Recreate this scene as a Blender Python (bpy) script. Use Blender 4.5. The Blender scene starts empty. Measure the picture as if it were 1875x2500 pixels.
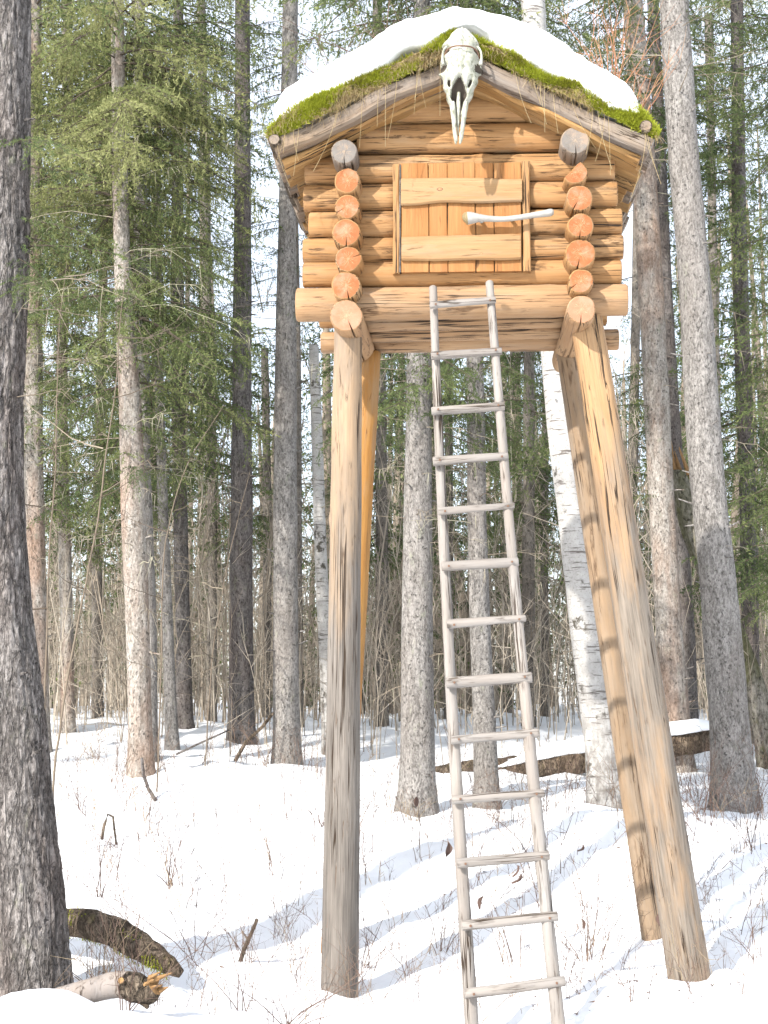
import bpy, math, random
import numpy as np
from mathutils import Matrix, Vector, Quaternion

S = bpy.context.scene
COL = S.collection
# ------------------------------------------------------------------ camera, sky, sun, exposure
FPX, CX, CY, HORIZON, EYE = 3400.0, 937.5, 1250.0, 1700.0, 1.74     # photo pixels (1875 x 2500)
PITCH = math.atan((HORIZON - CY) / FPX)
cam_d = bpy.data.cameras.new('camera'); cam = bpy.data.objects.new('camera', cam_d); COL.objects.link(cam)
cam.location = (0, 0, EYE); cam.rotation_euler = (math.pi/2 + PITCH, 0, 0)
cam_d.sensor_fit = 'VERTICAL'; cam_d.sensor_height = 36; cam_d.lens = 36*FPX/2500
cam_d.clip_start = 0.1; cam_d.clip_end = 2000
S.camera = cam

SUN_AZ, SUN_EL = math.radians(38), math.radians(33)                 # sun stands behind the camera, to its left
to_sun = Vector((-math.cos(SUN_EL)*math.sin(SUN_AZ), -math.cos(SUN_EL)*math.cos(SUN_AZ), math.sin(SUN_EL)))
w = bpy.data.worlds.new('World'); S.world = w; w.use_nodes = True
wn = w.node_tree; bg = wn.nodes['Background']
sky = wn.nodes.new('ShaderNodeTexSky'); sky.sky_type = 'NISHITA'; sky.sun_disc = False
sky.sun_elevation = SUN_EL; sky.sun_rotation = math.atan2(to_sun.x, to_sun.y)
sky.air_density = 1.0; sky.dust_density = 1.0; sky.ozone_density = 1.0
veil = wn.nodes.new('ShaderNodeMix'); veil.data_type = 'RGBA'            # thin even cloud over the blue: the photo's white sky
veil.inputs[0].default_value = 0.62; veil.inputs[7].default_value = (4.6, 4.75, 5.0, 1)
wn.links.new(sky.outputs[0], veil.inputs[6]); wn.links.new(veil.outputs[2], bg.inputs[0]); bg.inputs[1].default_value = 0.15
sl = bpy.data.lights.new('sun', 'SUN'); so = bpy.data.objects.new('sun', sl); COL.objects.link(so)
sl.energy = 3.1; sl.angle = math.radians(0.9); sl.color = (1.0, 0.955, 0.89)
so.rotation_euler = to_sun.to_track_quat('Z', 'Y').to_euler(); so.location = (-20, -25, 25)
S.view_settings.view_transform = 'Standard'; S.view_settings.look = 'None'
S.view_settings.exposure = 1.32; S.view_settings.gamma = 1.0
S.render.engine = 'CYCLES'
S.cycles.use_denoising = True; S.cycles.use_adaptive_sampling = True; S.cycles.adaptive_threshold = 0.03
S.cycles.max_bounces = 4; S.cycles.diffuse_bounces = 2; S.cycles.transmission_bounces = 2
S.cycles.glossy_bounces = 2; S.cycles.transparent_max_bounces = 4

# ------------------------------------------------------------------ helpers: space
cp, sp = math.cos(PITCH), math.sin(PITCH)
def ray(px, py):
    a, b = (px-CX)/FPX, (CY-py)/FPX
    return Vector((a, cp - b*sp, sp + b*cp))
def P(px, py, d):                       # world point at depth d (along world Y) seen at photo pixel px, py
    r = ray(px, py); return Vector((0, 0, EYE)) + r*(d/r.y)
def PD(x, y, d): return P(x*1.1302, y*1.1302, d)
YAW = math.radians(3.6)
AX = Vector((math.cos(YAW), -math.sin(YAW), 0)); AY = Vector((math.sin(YAW), math.cos(YAW), 0))
O0 = P(1130, 1200, 8.1); O0.z = 0
def F(x, y, yl):                        # point of the cabin plane y = yl, from display pixels (photo / 1.1302)
    r = ray(x*1.1302, y*1.1302); c = Vector((0, 0, EYE))
    t = (yl - (c-O0).dot(AY)) / r.dot(AY)
    p = c + r*t - O0
    return Vector((p.dot(AX), yl, p.z))

# ------------------------------------------------------------------ helpers: noise, meshes
def _h(ix, iy, iz, s):
    n = (ix*374761393 + iy*668265263 + iz*2147483647 + s*1274126177) & 0xFFFFFFFF
    n = ((n ^ (n >> 13))*1274126177) & 0xFFFFFFFF
    n = ((n ^ (n >> 16))*2246822519) & 0xFFFFFFFF
    return ((n ^ (n >> 15)) & 0xFFFF)/65535.0
def vn(p, s=0):
    p = np.asarray(p, float); i = np.floor(p).astype(np.int64); f = p - i; f = f*f*(3-2*f)
    r = 0
    for a in (0, 1):
        for b in (0, 1):
            for c in (0, 1):
                wgt = (f[..., 0] if a else 1-f[..., 0])*(f[..., 1] if b else 1-f[..., 1])*(f[..., 2] if c else 1-f[..., 2])
                r = r + wgt*_h(i[..., 0]+a, i[..., 1]+b, i[..., 2]+c, s)
    return r*2-1
def fbm(p, s=0, o=4):
    r = 0; a = .5; p = np.asarray(p, float)
    for k in range(o):
        r = r + a*vn(p, s+k*17); p = p*2.03+11.3; a *= .5
    return r

def mesh_np(name, V, faces, k=3, tint=None, mats=(), smooth=True, midx=None):
    V = np.asarray(V, np.float32).reshape(-1, 3); faces = np.asarray(faces, np.int32).reshape(-1, k)
    me = bpy.data.meshes.new(name)
    me.vertices.add(len(V)); me.vertices.foreach_set('co', V.ravel())
    me.loops.add(faces.size); me.loops.foreach_set('vertex_index', faces.ravel())
    me.polygons.add(len(faces)); me.polygons.foreach_set('loop_start', np.arange(0, faces.size, k, dtype=np.int32))
    try: me.polygons.foreach_set('loop_total', np.full(len(faces), k, np.int32))
    except Exception: pass
    if smooth: me.polygons.foreach_set('use_smooth', np.ones(len(faces), bool))
    for m in mats: me.materials.append(m)
    if midx is not None: me.polygons.foreach_set('material_index', np.asarray(midx, np.int32))
    if tint is not None:
        at = me.attributes.new('tint', 'FLOAT', 'POINT'); at.data.foreach_set('value', np.asarray(tint, np.float32))
    me.update(calc_edges=True)
    return me
def mesh_py(name, V, faces, mats=(), smooth=True, midx=None):
    me = bpy.data.meshes.new(name); me.from_pydata([tuple(v) for v in V], [], faces)
    for m in mats: me.materials.append(m)
    if smooth: me.polygons.foreach_set('use_smooth', [True]*len(me.polygons))
    if midx is not None: me.polygons.foreach_set('material_index', midx)
    me.update(); return me
def link(name, me, parent=None, mw=None, kind=None):
    o = bpy.data.objects.new(name, me); COL.objects.link(o)
    if parent: o.parent = parent
    if mw is not None: o.matrix_local = mw
    if kind: o['kind'] = kind
    return o
def tag(o, label, cat, group=None, kind=None):
    o['label'] = label; o['category'] = cat
    if group: o['group'] = group
    if kind: o['kind'] = kind
    return o
def thing(name, label, cat, loc, group=None, rotz=0):
    o = bpy.data.objects.new(name, None); COL.objects.link(o); o.location = loc; o.rotation_euler = (0, 0, rotz)
    o.empty_display_size = .1
    return tag(o, label, cat, group)

def tubes(Pt, R, sides=3):              # Pt (n,k,3), R (n,k) -> verts, quads
    Pt = np.asarray(Pt, float); R = np.asarray(R, float); n, k, _ = Pt.shape
    T = np.gradient(Pt, axis=1); T /= np.linalg.norm(T, axis=2, keepdims=True)+1e-9
    ref = np.where(np.abs(T[..., 2:3]) > .9, np.array([1., 0, 0]), np.array([0, 0, 1.]))
    A = np.cross(T, ref); A /= np.linalg.norm(A, axis=2, keepdims=True)+1e-9; B = np.cross(T, A)
    an = np.arange(sides)*2*math.pi/sides
    V = Pt[:, :, None, :] + R[:, :, None, None]*(np.cos(an)[None, None, :, None]*A[:, :, None, :] + np.sin(an)[None, None, :, None]*B[:, :, None, :])
    idx = np.arange(n*k*sides).reshape(n, k, sides)
    a = idx[:, :-1, :]; b = np.roll(a, -1, axis=2); d = idx[:, 1:, :]; c = np.roll(d, -1, axis=2)
    return V.reshape(-1, 3), np.stack([a, b, c, d], -1).reshape(-1, 4)
class Acc:                              # collects triangles / quads of one mesh
    def __init__(s): s.V = []; s.F = []; s.T = []; s.n = 0
    def quads(s, V, Q, t=0.0):
        s.V.append(V); s.F.append(np.concatenate([Q[:, [0, 1, 2]], Q[:, [0, 2, 3]]])+s.n); s.T.append(np.broadcast_to(np.asarray(t, float), (len(V),)).copy()); s.n += len(V)
    def tris(s, V, t=0.0):              # V (m,3,3)
        V = np.asarray(V).reshape(-1, 3); s.V.append(V); s.F.append(np.arange(len(V)).reshape(-1, 3)+s.n); s.T.append(np.broadcast_to(np.asarray(t, float), (len(V),)).copy()); s.n += len(V)
    def mesh(s, name, mats, smooth=True):
        return mesh_np(name, np.concatenate(s.V), np.concatenate(s.F), 3, np.concatenate(s.T), mats, smooth)
def blades(base, d, ln, wd, rng):       # thin triangles: base (n,3), unit dirs, lengths, widths
    n = len(base); r = rng.normal(size=(n, 3)); s = np.cross(d, r); s /= np.linalg.norm(s, axis=1, keepdims=True)+1e-9
    s *= np.asarray(wd).reshape(-1, 1)*.5
    return np.stack([base-s, base+s, base+d*np.asarray(ln).reshape(-1, 1)], 1)

# ------------------------------------------------------------------ helpers: materials
class NT:
    def __init__(s, name):
        s.m = bpy.data.materials.new(name); s.m.use_nodes = True; s.t = s.m.node_tree; s.t.nodes.clear()
        s.out = s.t.nodes.new('ShaderNodeOutputMaterial')
    def n(s, typ, ins=None, **at):
        nd = s.t.nodes.new('ShaderNode'+typ)
        for k, v in at.items(): setattr(nd, k, v)
        for k, v in (ins or {}).items():
            sk = nd.inputs[k]
            if isinstance(v, bpy.types.NodeSocket): s.t.links.new(v, sk)
            else: sk.default_value = v
        return nd
    def obj(s, scale=(1, 1, 1), rand=True):
        v = s.n('TexCoord').outputs['Object']
        if rand:
            r = s.n('ObjectInfo').outputs['Random']
            r = s.n('Math', {0: r, 1: 37.0}, operation='MULTIPLY').outputs[0]
            v = s.n('VectorMath', {0: v, 1: s.n('CombineXYZ', {0: 0.0, 1: 0.0, 2: r}).outputs[0]}, operation='ADD').outputs[0]
        return s.n('Mapping', {'Vector': v, 'Scale': scale}).outputs[0]
    def noise(s, vec, scale, detail=4.0, rough=.55, dist=0.0):
        return s.n('TexNoise', {'Vector': vec, 'Scale': scale, 'Detail': detail, 'Roughness': rough, 'Distortion': dist}).outputs[0]
    def vor(s, vec, scale, feature='F1', out=0, rnd=1.0):
        return s.n('TexVoronoi', {'Vector': vec, 'Scale': scale, 'Randomness': rnd}, feature=feature).outputs[out]
    def ramp(s, f, a, b, c0=0.0, c1=1.0):
        return s.n('MapRange', {'Value': f, 'From Min': a, 'From Max': b, 'To Min': c0, 'To Max': c1}).outputs[0]
    def mix(s, f, a, b, mode='MIX'):
        nd = s.t.nodes.new('ShaderNodeMix'); nd.data_type = 'RGBA'; nd.blend_type = mode
        for i, v in ((0, f), (6, a), (7, b)):
            if isinstance(v, bpy.types.NodeSocket): s.t.links.new(v, nd.inputs[i])
            else: nd.inputs[i].default_value = v if i == 0 else (*v, 1)
        return nd.outputs[2]
    def mul(s, a, b): return s.n('Math', {0: a, 1: b}, operation='MULTIPLY').outputs[0]
    def add(s, a, b): return s.n('Math', {0: a, 1: b}, operation='ADD').outputs[0]
    def sub(s, a, b): return s.n('Math', {0: a, 1: b}, operation='SUBTRACT').outputs[0]
    def finish(s, col, rough=.8, height=None, strength=.5, dist=.01, spec=.25):
        b = s.n('BsdfPrincipled', {'Roughness': rough, 'Specular IOR Level': spec})
        if isinstance(col, bpy.types.NodeSocket): s.t.links.new(col, b.inputs['Base Color'])
        else: b.inputs['Base Color'].default_value = (*col, 1)
        if height is not None:
            s.t.links.new(s.n('Bump', {'Height': height, 'Strength': strength, 'Distance': dist}).outputs[0], b.inputs['Normal'])
        s.t.links.new(b.outputs[0], s.out.inputs[0]); return s.m

def bark(name, dark, light, accent, acc_amt=.5, scale=60.0, lichen=(.29, .30, .22), lich=.60, furrow=0.0):
    m = NT(name); v = m.obj((1, 1, .5)); fl = m.obj((1, 1, .2))
    nz = m.noise(v, scale, 6, .75); med = m.noise(m.obj((1, 1, .3)), scale*.3, 5, .65); big = m.noise(m.obj((1, 1, .3)), 2.6, 4, .6)
    f = m.add(m.mul(nz, .7), m.mul(med, .4))
    c = m.mix(m.ramp(f, .46, .64), dark, light)
    c = m.mix(m.mul(m.ramp(big, .45, .62), acc_amt), c, m.mix(m.ramp(nz, .35, .65), [x*.5 for x in accent], accent))
    c = m.mix(m.ramp(m.noise(v, 13.0, 6, .7), lich, lich+.12, 0, .55), c, lichen)
    sp = m.ramp(m.noise(m.obj((1, 1, .7)), scale*.75, 3, .6), .40, .33)
    c = m.mix(m.mul(sp, .75), c, [x*.4 for x in dark])
    h = m.sub(m.add(nz, med), m.mul(sp, .6))
    if furrow:
        r1 = m.n('Math', {0: m.sub(m.noise(fl, 9.0, 5, .6, .5), .5)}, operation='ABSOLUTE').outputs[0]
        r2 = m.n('Math', {0: m.sub(m.noise(fl, 21.0, 4, .6, .5), .5)}, operation='ABSOLUTE').outputs[0]
        fe = m.n('Math', {0: m.add(m.ramp(r1, .055, .0, 0, .8), m.ramp(r2, .04, .0, 0, .6)), 1: 0.0}, operation='ADD', use_clamp=True).outputs[0]
        ve = m.ramp(m.vor(m.n('VectorMath', {0: fl, 1: m.n('VectorMath', {0: m.n('TexNoise', {'Vector': fl, 'Scale': 11.0, 'Detail': 5.0}).outputs[1], 'Scale': .16}, operation='SCALE').outputs[0]}, operation='ADD').outputs[0], 13.0, 'DISTANCE_TO_EDGE'), .085, .0, 0, .75)
        fe = m.n('Math', {0: m.mul(fe, .6), 1: ve}, operation='MAXIMUM').outputs[0]
        c = m.mix(m.mul(fe, furrow), c, [x*.3 for x in dark]); h = m.sub(h, m.mul(fe, 2.2))
    return m.finish(c, .92, h, .9, .02, .1)
M = {}
M['bark_grey'] = bark('grey spruce bark', (.13, .12, .11), (.36, .338, .315), (.25, .22, .195))
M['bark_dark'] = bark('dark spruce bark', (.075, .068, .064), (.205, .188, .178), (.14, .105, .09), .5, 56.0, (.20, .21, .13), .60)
M['bark_big'] = bark('furrowed spruce bark', (.125, .112, .104), (.36, .33, .31), (.21, .155, .13), .5, 46.0, (.20, .21, .12), .60, .85)
M['bark_warm'] = bark('warm flaking bark', (.19, .165, .14), (.43, .395, .355), (.34, .205, .135), .6, 50.0)
M['bark_far'] = bark('far bark', (.12, .105, .09), (.25, .225, .195), (.19, .16, .135), .5, 40.0)
M['bark_log'] = bark('brown log bark', (.085, .066, .05), (.27, .215, .16), (.19, .13, .085), .6, 44.0, (.20, .185, .05), .57, .7)

def birch():
    m = NT('white birch bark'); v = m.obj((1, 1, 1))
    h = m.noise(m.obj((5, 5, 46)), 1.0, 3, .6); big = m.noise(m.obj((1, 1, .8)), 5.0, 5, .65)
    pal = m.mix(m.noise(v, 14.0, 6, .65), (.24, .228, .212), (.52, .505, .48))
    c = m.mix(m.ramp(m.noise(v, 55.0, 4, .7), .54, .64, 0, .6), pal, (.17, .16, .145)); c = m.mix(m.ramp(h, .59, .65), c, (.12, .105, .095))
    c = m.mix(m.ramp(big, .60, .66), c, (.07, .062, .05))
    z = m.n('SeparateXYZ', {0: m.n('TexCoord').outputs['Object']}).outputs[2]
    c = m.mix(m.mul(m.ramp(z, 1.5, .1), m.ramp(m.noise(m.obj((1, 1, .5)), 16.0, 5), .42, .60)), c, (.16, .145, .13))
    return m.finish(c, .7, m.add(h, big), .5, .012, .2)
M['birch'] = birch()
M['birch_old'] = bark('old dark birch bark', (.09, .08, .065), (.36, .33, .28), (.10, .10, .04), .8, 30.0, (.12, .12, .04), .54)

def wood(name, a, b, dark, grey, weather=0.0, post=False, streak=.535, crack=True):
    m = NT(name)
    g1 = m.noise(m.obj((7, 7, .9)), 1.6, 6, .62, .4); fine = m.noise(m.obj((90, 90, 3.0)), 1.0, 5, .65)
    st = m.noise(m.obj((44, 44, 3.4)), 1.0, 5, .66, 1.2); gate0 = m.noise(m.obj((6, 6, 3.0)), 1.3, 3, .6)
    c = m.mix(m.ramp(g1, .32, .66), a, b)
    c = m.mix(m.ramp(fine, .36, .66, 0, .30), c, dark)
    wf = m.add(m.ramp(m.noise(m.obj((5, 5, .8)), 1.3, 6, .7), .35, .66, -.45, .5), weather)
    if post:
        z = m.n('SeparateXYZ', {0: m.n('TexCoord').outputs['Object']}).outputs[2]
        wf = m.add(wf, m.ramp(z, 3.7, 2.2, 0, 1.0))
    wf = m.n('Math', {0: wf, 1: 0.0}, operation='ADD', use_clamp=True).outputs[0]
    c = m.mix(wf, c, m.mix(m.ramp(m.add(m.mul(fine, .6), m.mul(g1, .4)), .38, .62), [x*.5 for x in grey], [x*1.15 for x in grey]))
    sm = m.mul(m.ramp(st, streak, streak+.07, 0, .9), m.ramp(gate0, .46, .55))
    c = m.mix(sm, c, dark)
    kn = m.vor(m.obj((3.2, 3.2, 1.8)), 1.0); km = m.ramp(kn, .075, .05)
    c = m.mix(m.mul(km, .8), c, [x*.6 for x in dark])
    h = m.sub(fine, sm)
    if crack:
        ck = m.noise(m.obj((26, 26, .5)), 1.0, 3, .5, .3)
        ck = m.n('Math', {0: m.sub(ck, .5)}, operation='ABSOLUTE').outputs[0]
        gate = m.ramp(m.noise(m.obj((7, 7, 1.0)), 1.0, 2), .52, .57)
        ckm = m.mul(m.ramp(ck, .02, .007), gate)
        c = m.mix(ckm, c, (.03, .018, .01)); h = m.sub(h, m.mul(ckm, 3.0))
    return m.finish(c, .68, h, .5, .007, .25)
HON_A, HON_B, HDARK = (.318, .157, .055), (.40, .235, .106), (.08, .041, .018)
M['log'] = wood('peeled log', HON_A, HON_B, HDARK, (.36, .27, .175), 0.0)
M['log_pale'] = wood('pale peeled log', (.315, .178, .086), (.385, .245, .132), (.11, .06, .03), (.32, .25, .18), .05)
M['post'] = wood('weathered post', (.345, .20, .095), (.42, .275, .15), (.10, .062, .036), (.215, .18, .145), -.12, post=True, streak=.57)
M['post_pale'] = wood('pale weathered post', (.315, .215, .13), (.385, .28, .185), (.10, .066, .042), (.185, .162, .14), 0.1, post=True, streak=.57)
M['post_back'] = wood('orange post', (.31, .14, .032), (.37, .195, .055), (.15, .07, .025), (.32, .25, .17), -.1, streak=.58)
M['post_tan'] = wood('tan post', (.265, .172, .095), (.33, .225, .135), (.10, .06, .034), (.235, .19, .145), .4)
M['plank'] = wood('door plank', (.295, .122, .034), (.365, .183, .066), (.13, .06, .024), (.33, .22, .13), -.1, streak=.60, crack=False)
M['batten'] = wood('pale batten', (.305, .172, .072), (.365, .23, .115), (.15, .085, .04), (.33, .26, .18), 0, streak=.59, crack=False)
M['slab'] = wood('weathered roof board', (.24, .165, .105), (.31, .23, .155), (.06, .042, .03), (.21, .18, .155), .45, streak=.54)
M['board'] = wood('under roof board', (.34, .175, .055), (.40, .245, .10), (.09, .05, .022), (.25, .19, .125), 0, streak=.55)
M['ladder'] = wood('pale grey pole', (.25, .215, .185), (.31, .28, .25), (.085, .065, .05), (.265, .25, .235), .35, streak=.55)
def endgrain(name, a, b, core):
    m = NT(name); tc = m.n('TexCoord').outputs['Object']
    s = m.n('SeparateXYZ', {0: tc}); r = m.n('Math', {0: s.outputs[0], 1: s.outputs[1]}, operation='ADD')
    xy = m.n('CombineXYZ', {0: s.outputs[0], 1: s.outputs[1], 2: 0.0}).outputs[0]
    rad = m.n('VectorMath', {0: xy}, operation='LENGTH').outputs['Value']
    nz = m.noise(m.obj((1, 1, 1)), 22.0, 4)
    ring = m.n('Math', {0: m.add(m.mul(rad, 900.0), m.mul(nz, 5.0))}, operation='SINE').outputs[0]
    c = m.mix(m.ramp(ring, -1, 1, .1, .75), a, b)
    c = m.mix(m.ramp(nz, .4, .7, 0, .5), c, core)
    c = m.mix(m.ramp(rad, .012, .0, 0, .35), c, (.52, .36, .21))
    ang = m.n('Math', {0: s.outputs[1], 1: s.outputs[0]}, operation='ARCTAN2').outputs[0]
    rv = m.n('CombineXYZ', {0: m.mul(ang, 3.2), 1: m.mul(rad, 5.0), 2: m.mul(m.n('ObjectInfo').outputs['Random'], 40.0)}).outputs[0]
    rc = m.n('Math', {0: m.sub(m.noise(rv, 1.6, 3, .6), .5)}, operation='ABSOLUTE').outputs[0]
    c = m.mix(m.mul(m.ramp(rc, .016, .004, 0, .7), m.ramp(rad, .06, .03)), c, (.56, .37, .22))
    c = m.mix(m.mul(m.ramp(rc, .30, .34, 0, .6), m.ramp(rad, .01, .05)), c, (.10, .045, .02))
    c = m.mix(m.ramp(m.noise(m.obj((1, 1, 1)), 9.0, 4, .7), .50, .70, 0, .55), c, (.36, .25, .17))
    spk = m.noise(m.obj((60, 60, 60)), 2.0, 2); c = m.mix(m.ramp(spk, .62, .72, 0, .35), c, (.20, .09, .04))
    return m.finish(c, .7, spk, .2, .004, .2)
M['end'] = endgrain('end grain', (.265, .09, .032), (.33, .132, .054), (.23, .07, .023))
M['end_pale'] = endgrain('pale end grain', (.34, .155, .088), (.395, .20, .125), (.31, .125, .066))
M['end_grey'] = endgrain('grey end grain', (.13, .115, .10), (.24, .22, .20), (.10, .085, .075))

def leafy(name, cols, trans=.35, rough=.6):
    m = NT(name); t = m.n('Attribute', attribute_name='tint').outputs['Fac']
    r = m.n('ValToRGB', {0: t}); el = r.color_ramp.elements
    el[0].position = 0; el[0].color = (*cols[0], 1); el[1].position = 1; el[1].color = (*cols[-1], 1)
    for i, cc in enumerate(cols[1:-1]):
        e = el.new((i+1)/(len(cols)-1)); e.color = (*cc, 1)
    b = m.n('BsdfPrincipled', {'Base Color': r.outputs[0], 'Roughness': rough, 'Specular IOR Level': .2})
    tr = m.n('BsdfTranslucent', {'Color': r.outputs[0]})
    mx = m.n('MixShader', {0: trans, 1: b.outputs[0], 2: tr.outputs[0]})
    m.t.links.new(mx.outputs[0], m.out.inputs[0]); return m.m
#               0 stems .. brown, then dark to light green
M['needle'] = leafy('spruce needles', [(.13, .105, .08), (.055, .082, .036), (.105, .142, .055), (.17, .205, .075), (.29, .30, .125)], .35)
M['dead'] = leafy('dead twigs', [(.13, .10, .075), (.26, .215, .16), (.42, .37, .28), (.52, .50, .36)], .1, .9)
M['brush'] = leafy('brown brush', [(.18, .145, .11), (.30, .25, .195), (.41, .355, .285), (.51, .45, .37)], .05, .9)
M['weed'] = leafy('winter weed stems', [(.07, .045, .04), (.13, .085, .068), (.22, .155, .115), (.38, .30, .19)], .05, .9)
M['redtwig'] = leafy('red twigs', [(.20, .08, .05), (.34, .15, .08), (.46, .25, .14), (.50, .36, .24)], .05, .8)
M['moss'] = leafy('moss', [(.15, .12, .04), (.24, .25, .025), (.35, .39, .035), (.48, .50, .075)], .3, .8)
M['straw'] = leafy('dry straw', [(.26, .18, .085), (.40, .29, .145), (.50, .39, .21), (.56, .47, .29)], .3, .8)
def plain(name, col, var, sc=12.0, rough=.8, bump=.3):
    m = NT(name); n = m.noise(m.obj(), sc, 5); return m.finish(m.mix(n, col, var), rough, n, bump, .01, .2)
M['mossbase'] = plain('moss base', (.16, .13, .05), (.26, .26, .04), 30.0, .95, .9)
M['bone'] = None
def bone():
    m = NT('weathered bone'); v = m.obj(); n = m.noise(v, 22.0, 6, .65); k = m.noise(m.obj((1, 1, .5)), 60.0, 3)
    c = m.mix(m.ramp(n, .38, .66), (.30, .305, .235), (.50, .495, .43))
    c = m.mix(m.ramp(k, .54, .66, 0, .75), c, (.13, .135, .085)); return m.finish(c, .65, n, .3, .006, .3)
M['bone'] = bone()
M['cavity'] = plain('grimy shade-toned bone cavity', (.055, .045, .035), (.11, .09, .07), 30.0, .95)  # grime, plus the shade of sockets and nose put into the colour
M['antler'] = plain('bleached bone handle', (.25, .235, .21), (.42, .405, .375), 30.0, .55)
M['marrow'] = plain('porous bone end', (.16, .12, .06), (.34, .27, .15), 60.0, .95, .9)
M['wire'] = plain('rusty wire', (.11, .06, .04), (.2, .12, .08), 40.0, .7)
M['rawwood'] = plain('splintered wood', (.20, .10, .04), (.40, .25, .115), 25.0, .8, .8)
M['driftwood'] = wood('bare grey branch', (.26, .215, .18), (.33, .285, .25), (.10, .07, .05), (.27, .25, .24), .3, streak=.56)
def snow(name):
    m = NT(name); tc = m.n('TexCoord').outputs['Object']
    n = m.n('TexNoise', {'Vector': tc, 'Scale': 3.5, 'Detail': 6.0, 'Roughness': .6}).outputs[0]
    f = m.n('TexNoise', {'Vector': tc, 'Scale': 90.0, 'Detail': 3.0}).outputs[0]
    b = m.n('BsdfPrincipled', {'Base Color': (.86, .87, .885, 1), 'Roughness': .55, 'Specular IOR Level': .3})
    m.t.links.new(m.n('Bump', {'Height': m.add(n, m.mul(f, .08)), 'Strength': .4, 'Distance': .05}).outputs[0], b.inputs['Normal'])
    m.t.links.new(b.outputs[0], m.out.inputs[0]); return m.m
M['snow'] = snow('snow')

# ------------------------------------------------------------------ ground: snow over a gentle rise
CTRL = [(830, 2452, 8.16), (830, 2490, 7.9), (760, 2450, 8.1), (1682, 2388, 8.0), (1602, 2305, 8.9), (840, 2330, 9.0), (1155, 2545, 7.1), (1365, 2500, 7.05), (92, 2425, 7.6),
        (345, 1895, 13.5), (100, 1800, 15), (165, 1755, 17), (420, 1855, 15.5), (450, 1792, 17.5), (588, 1812, 16.5), (700, 1857, 15),
        (1020, 1985, 12.5), (1188, 1985, 12.8), (1487, 2020, 12), (1665, 1915, 15), (1797, 1952, 12.5), (1060, 1935, 15), (1400, 1890, 15),
        (400, 2200, 9.5), (600, 2050, 11), (300, 2050, 10.5), (1500, 2150, 10), (1800, 2150, 9.5), (1000, 2120, 10.3), (500, 2470, 7.2), (250, 2440, 7.2)]
_c = [P(*c) for c in CTRL]; CXY = np.array([(p.x, p.y) for p in _c]); CZ = np.array([p.z for p in _c])
def z0(y): return np.interp(y, [-30, 0, 5, 8, 10, 12, 13.5, 15, 17.5, 25, 50, 120, 400], [-.1, -.1, -.08, .02, .32, .62, .84, 1.0, 1.26, 1.42, 1.52, 1.3, .5])
CRES = CZ - z0(CXY[:, 1])
MOUND = [(P(985, 2425, 7.75), .22, .17), (P(560, 2465, 7.3), .3, .06), (P(1450, 2075, 11.2), .8, .22), (P(1680, 2090, 11), .7, .12), (P(120, 2500, 6.7), .42, .20), (P(330, 2520, 6.6), .4, .12),
         (P(1750, 2440, 7.2), .6, .14), (P(1500, 2450, 7.3), .4, .10), (P(1230, 2470, 7.6), .25, .07), (P(300, 2290, 8.6), .4, .08), (P(640, 1880, 13.6), .9, .14), (P(1000, 2460, 7.4), .2, .12)]
def gz(x, y, detail=True):
    x = np.asarray(x, float); y = np.asarray(y, float); sh = x.shape; x = x.ravel(); y = y.ravel()
    d2 = (x[:, None]-CXY[None, :, 0])**2 + (y[:, None]-CXY[None, :, 1])**2
    s = (.5 + .05*y)**2
    wg = np.exp(-d2/(2*s[:, None]*1.2)); z = z0(y) + (wg*CRES).sum(1)/(wg.sum(1)+.25)
    for p, r, h in MOUND: z = z + h*np.exp(-((x-p.x)**2+((y-p.y)*.9)**2)/(r*r))
    if detail:
        q = np.stack([x, y, x*0], -1); z = z + .08*fbm(q*.9, 3, 3) + .078*fbm(q*3.1, 9, 4) + .006*fbm(q*14, 5, 2)
    return z.reshape(sh)
def G(x, y): return float(gz(np.array([x]), np.array([y]))[0])
def axis(segs):
    r = []
    for a, b, st in segs: r += list(np.arange(a, b-1e-6, st))
    return np.array(r + [segs[-1][1]])
gx = axis([(-200, -30, 17), (-30, -8, 1.1), (-8, -3.2, .16), (-3.2, 3.2, .045), (3.2, 8, .16), (8, 30, 1.1), (30, 200, 17)])
gy = axis([(-60, -10, 10), (-10, 5.5, .6), (5.5, 9.5, .045), (9.5, 14, .055), (14, 22, .14), (22, 50, .7), (50, 120, 7), (120, 500, 40)])
XX, YY = np.meshgrid(gx, gy); ZZ = np.concatenate([gz(XX[i:i+40], YY[i:i+40]) for i in range(0, len(gy), 40)])
ix = np.arange(XX.size).reshape(XX.shape)
Q = np.stack([ix[:-1, :-1], ix[:-1, 1:], ix[1:, 1:], ix[1:, :-1]], -1).reshape(-1, 4)
ground = link('ground', mesh_np('ground', np.stack([XX, YY, ZZ], -1), Q, 4, None, [M['snow']]))
ground['kind'] = 'structure'; ground['label'] = 'bright white snow covering the forest floor'

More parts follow.
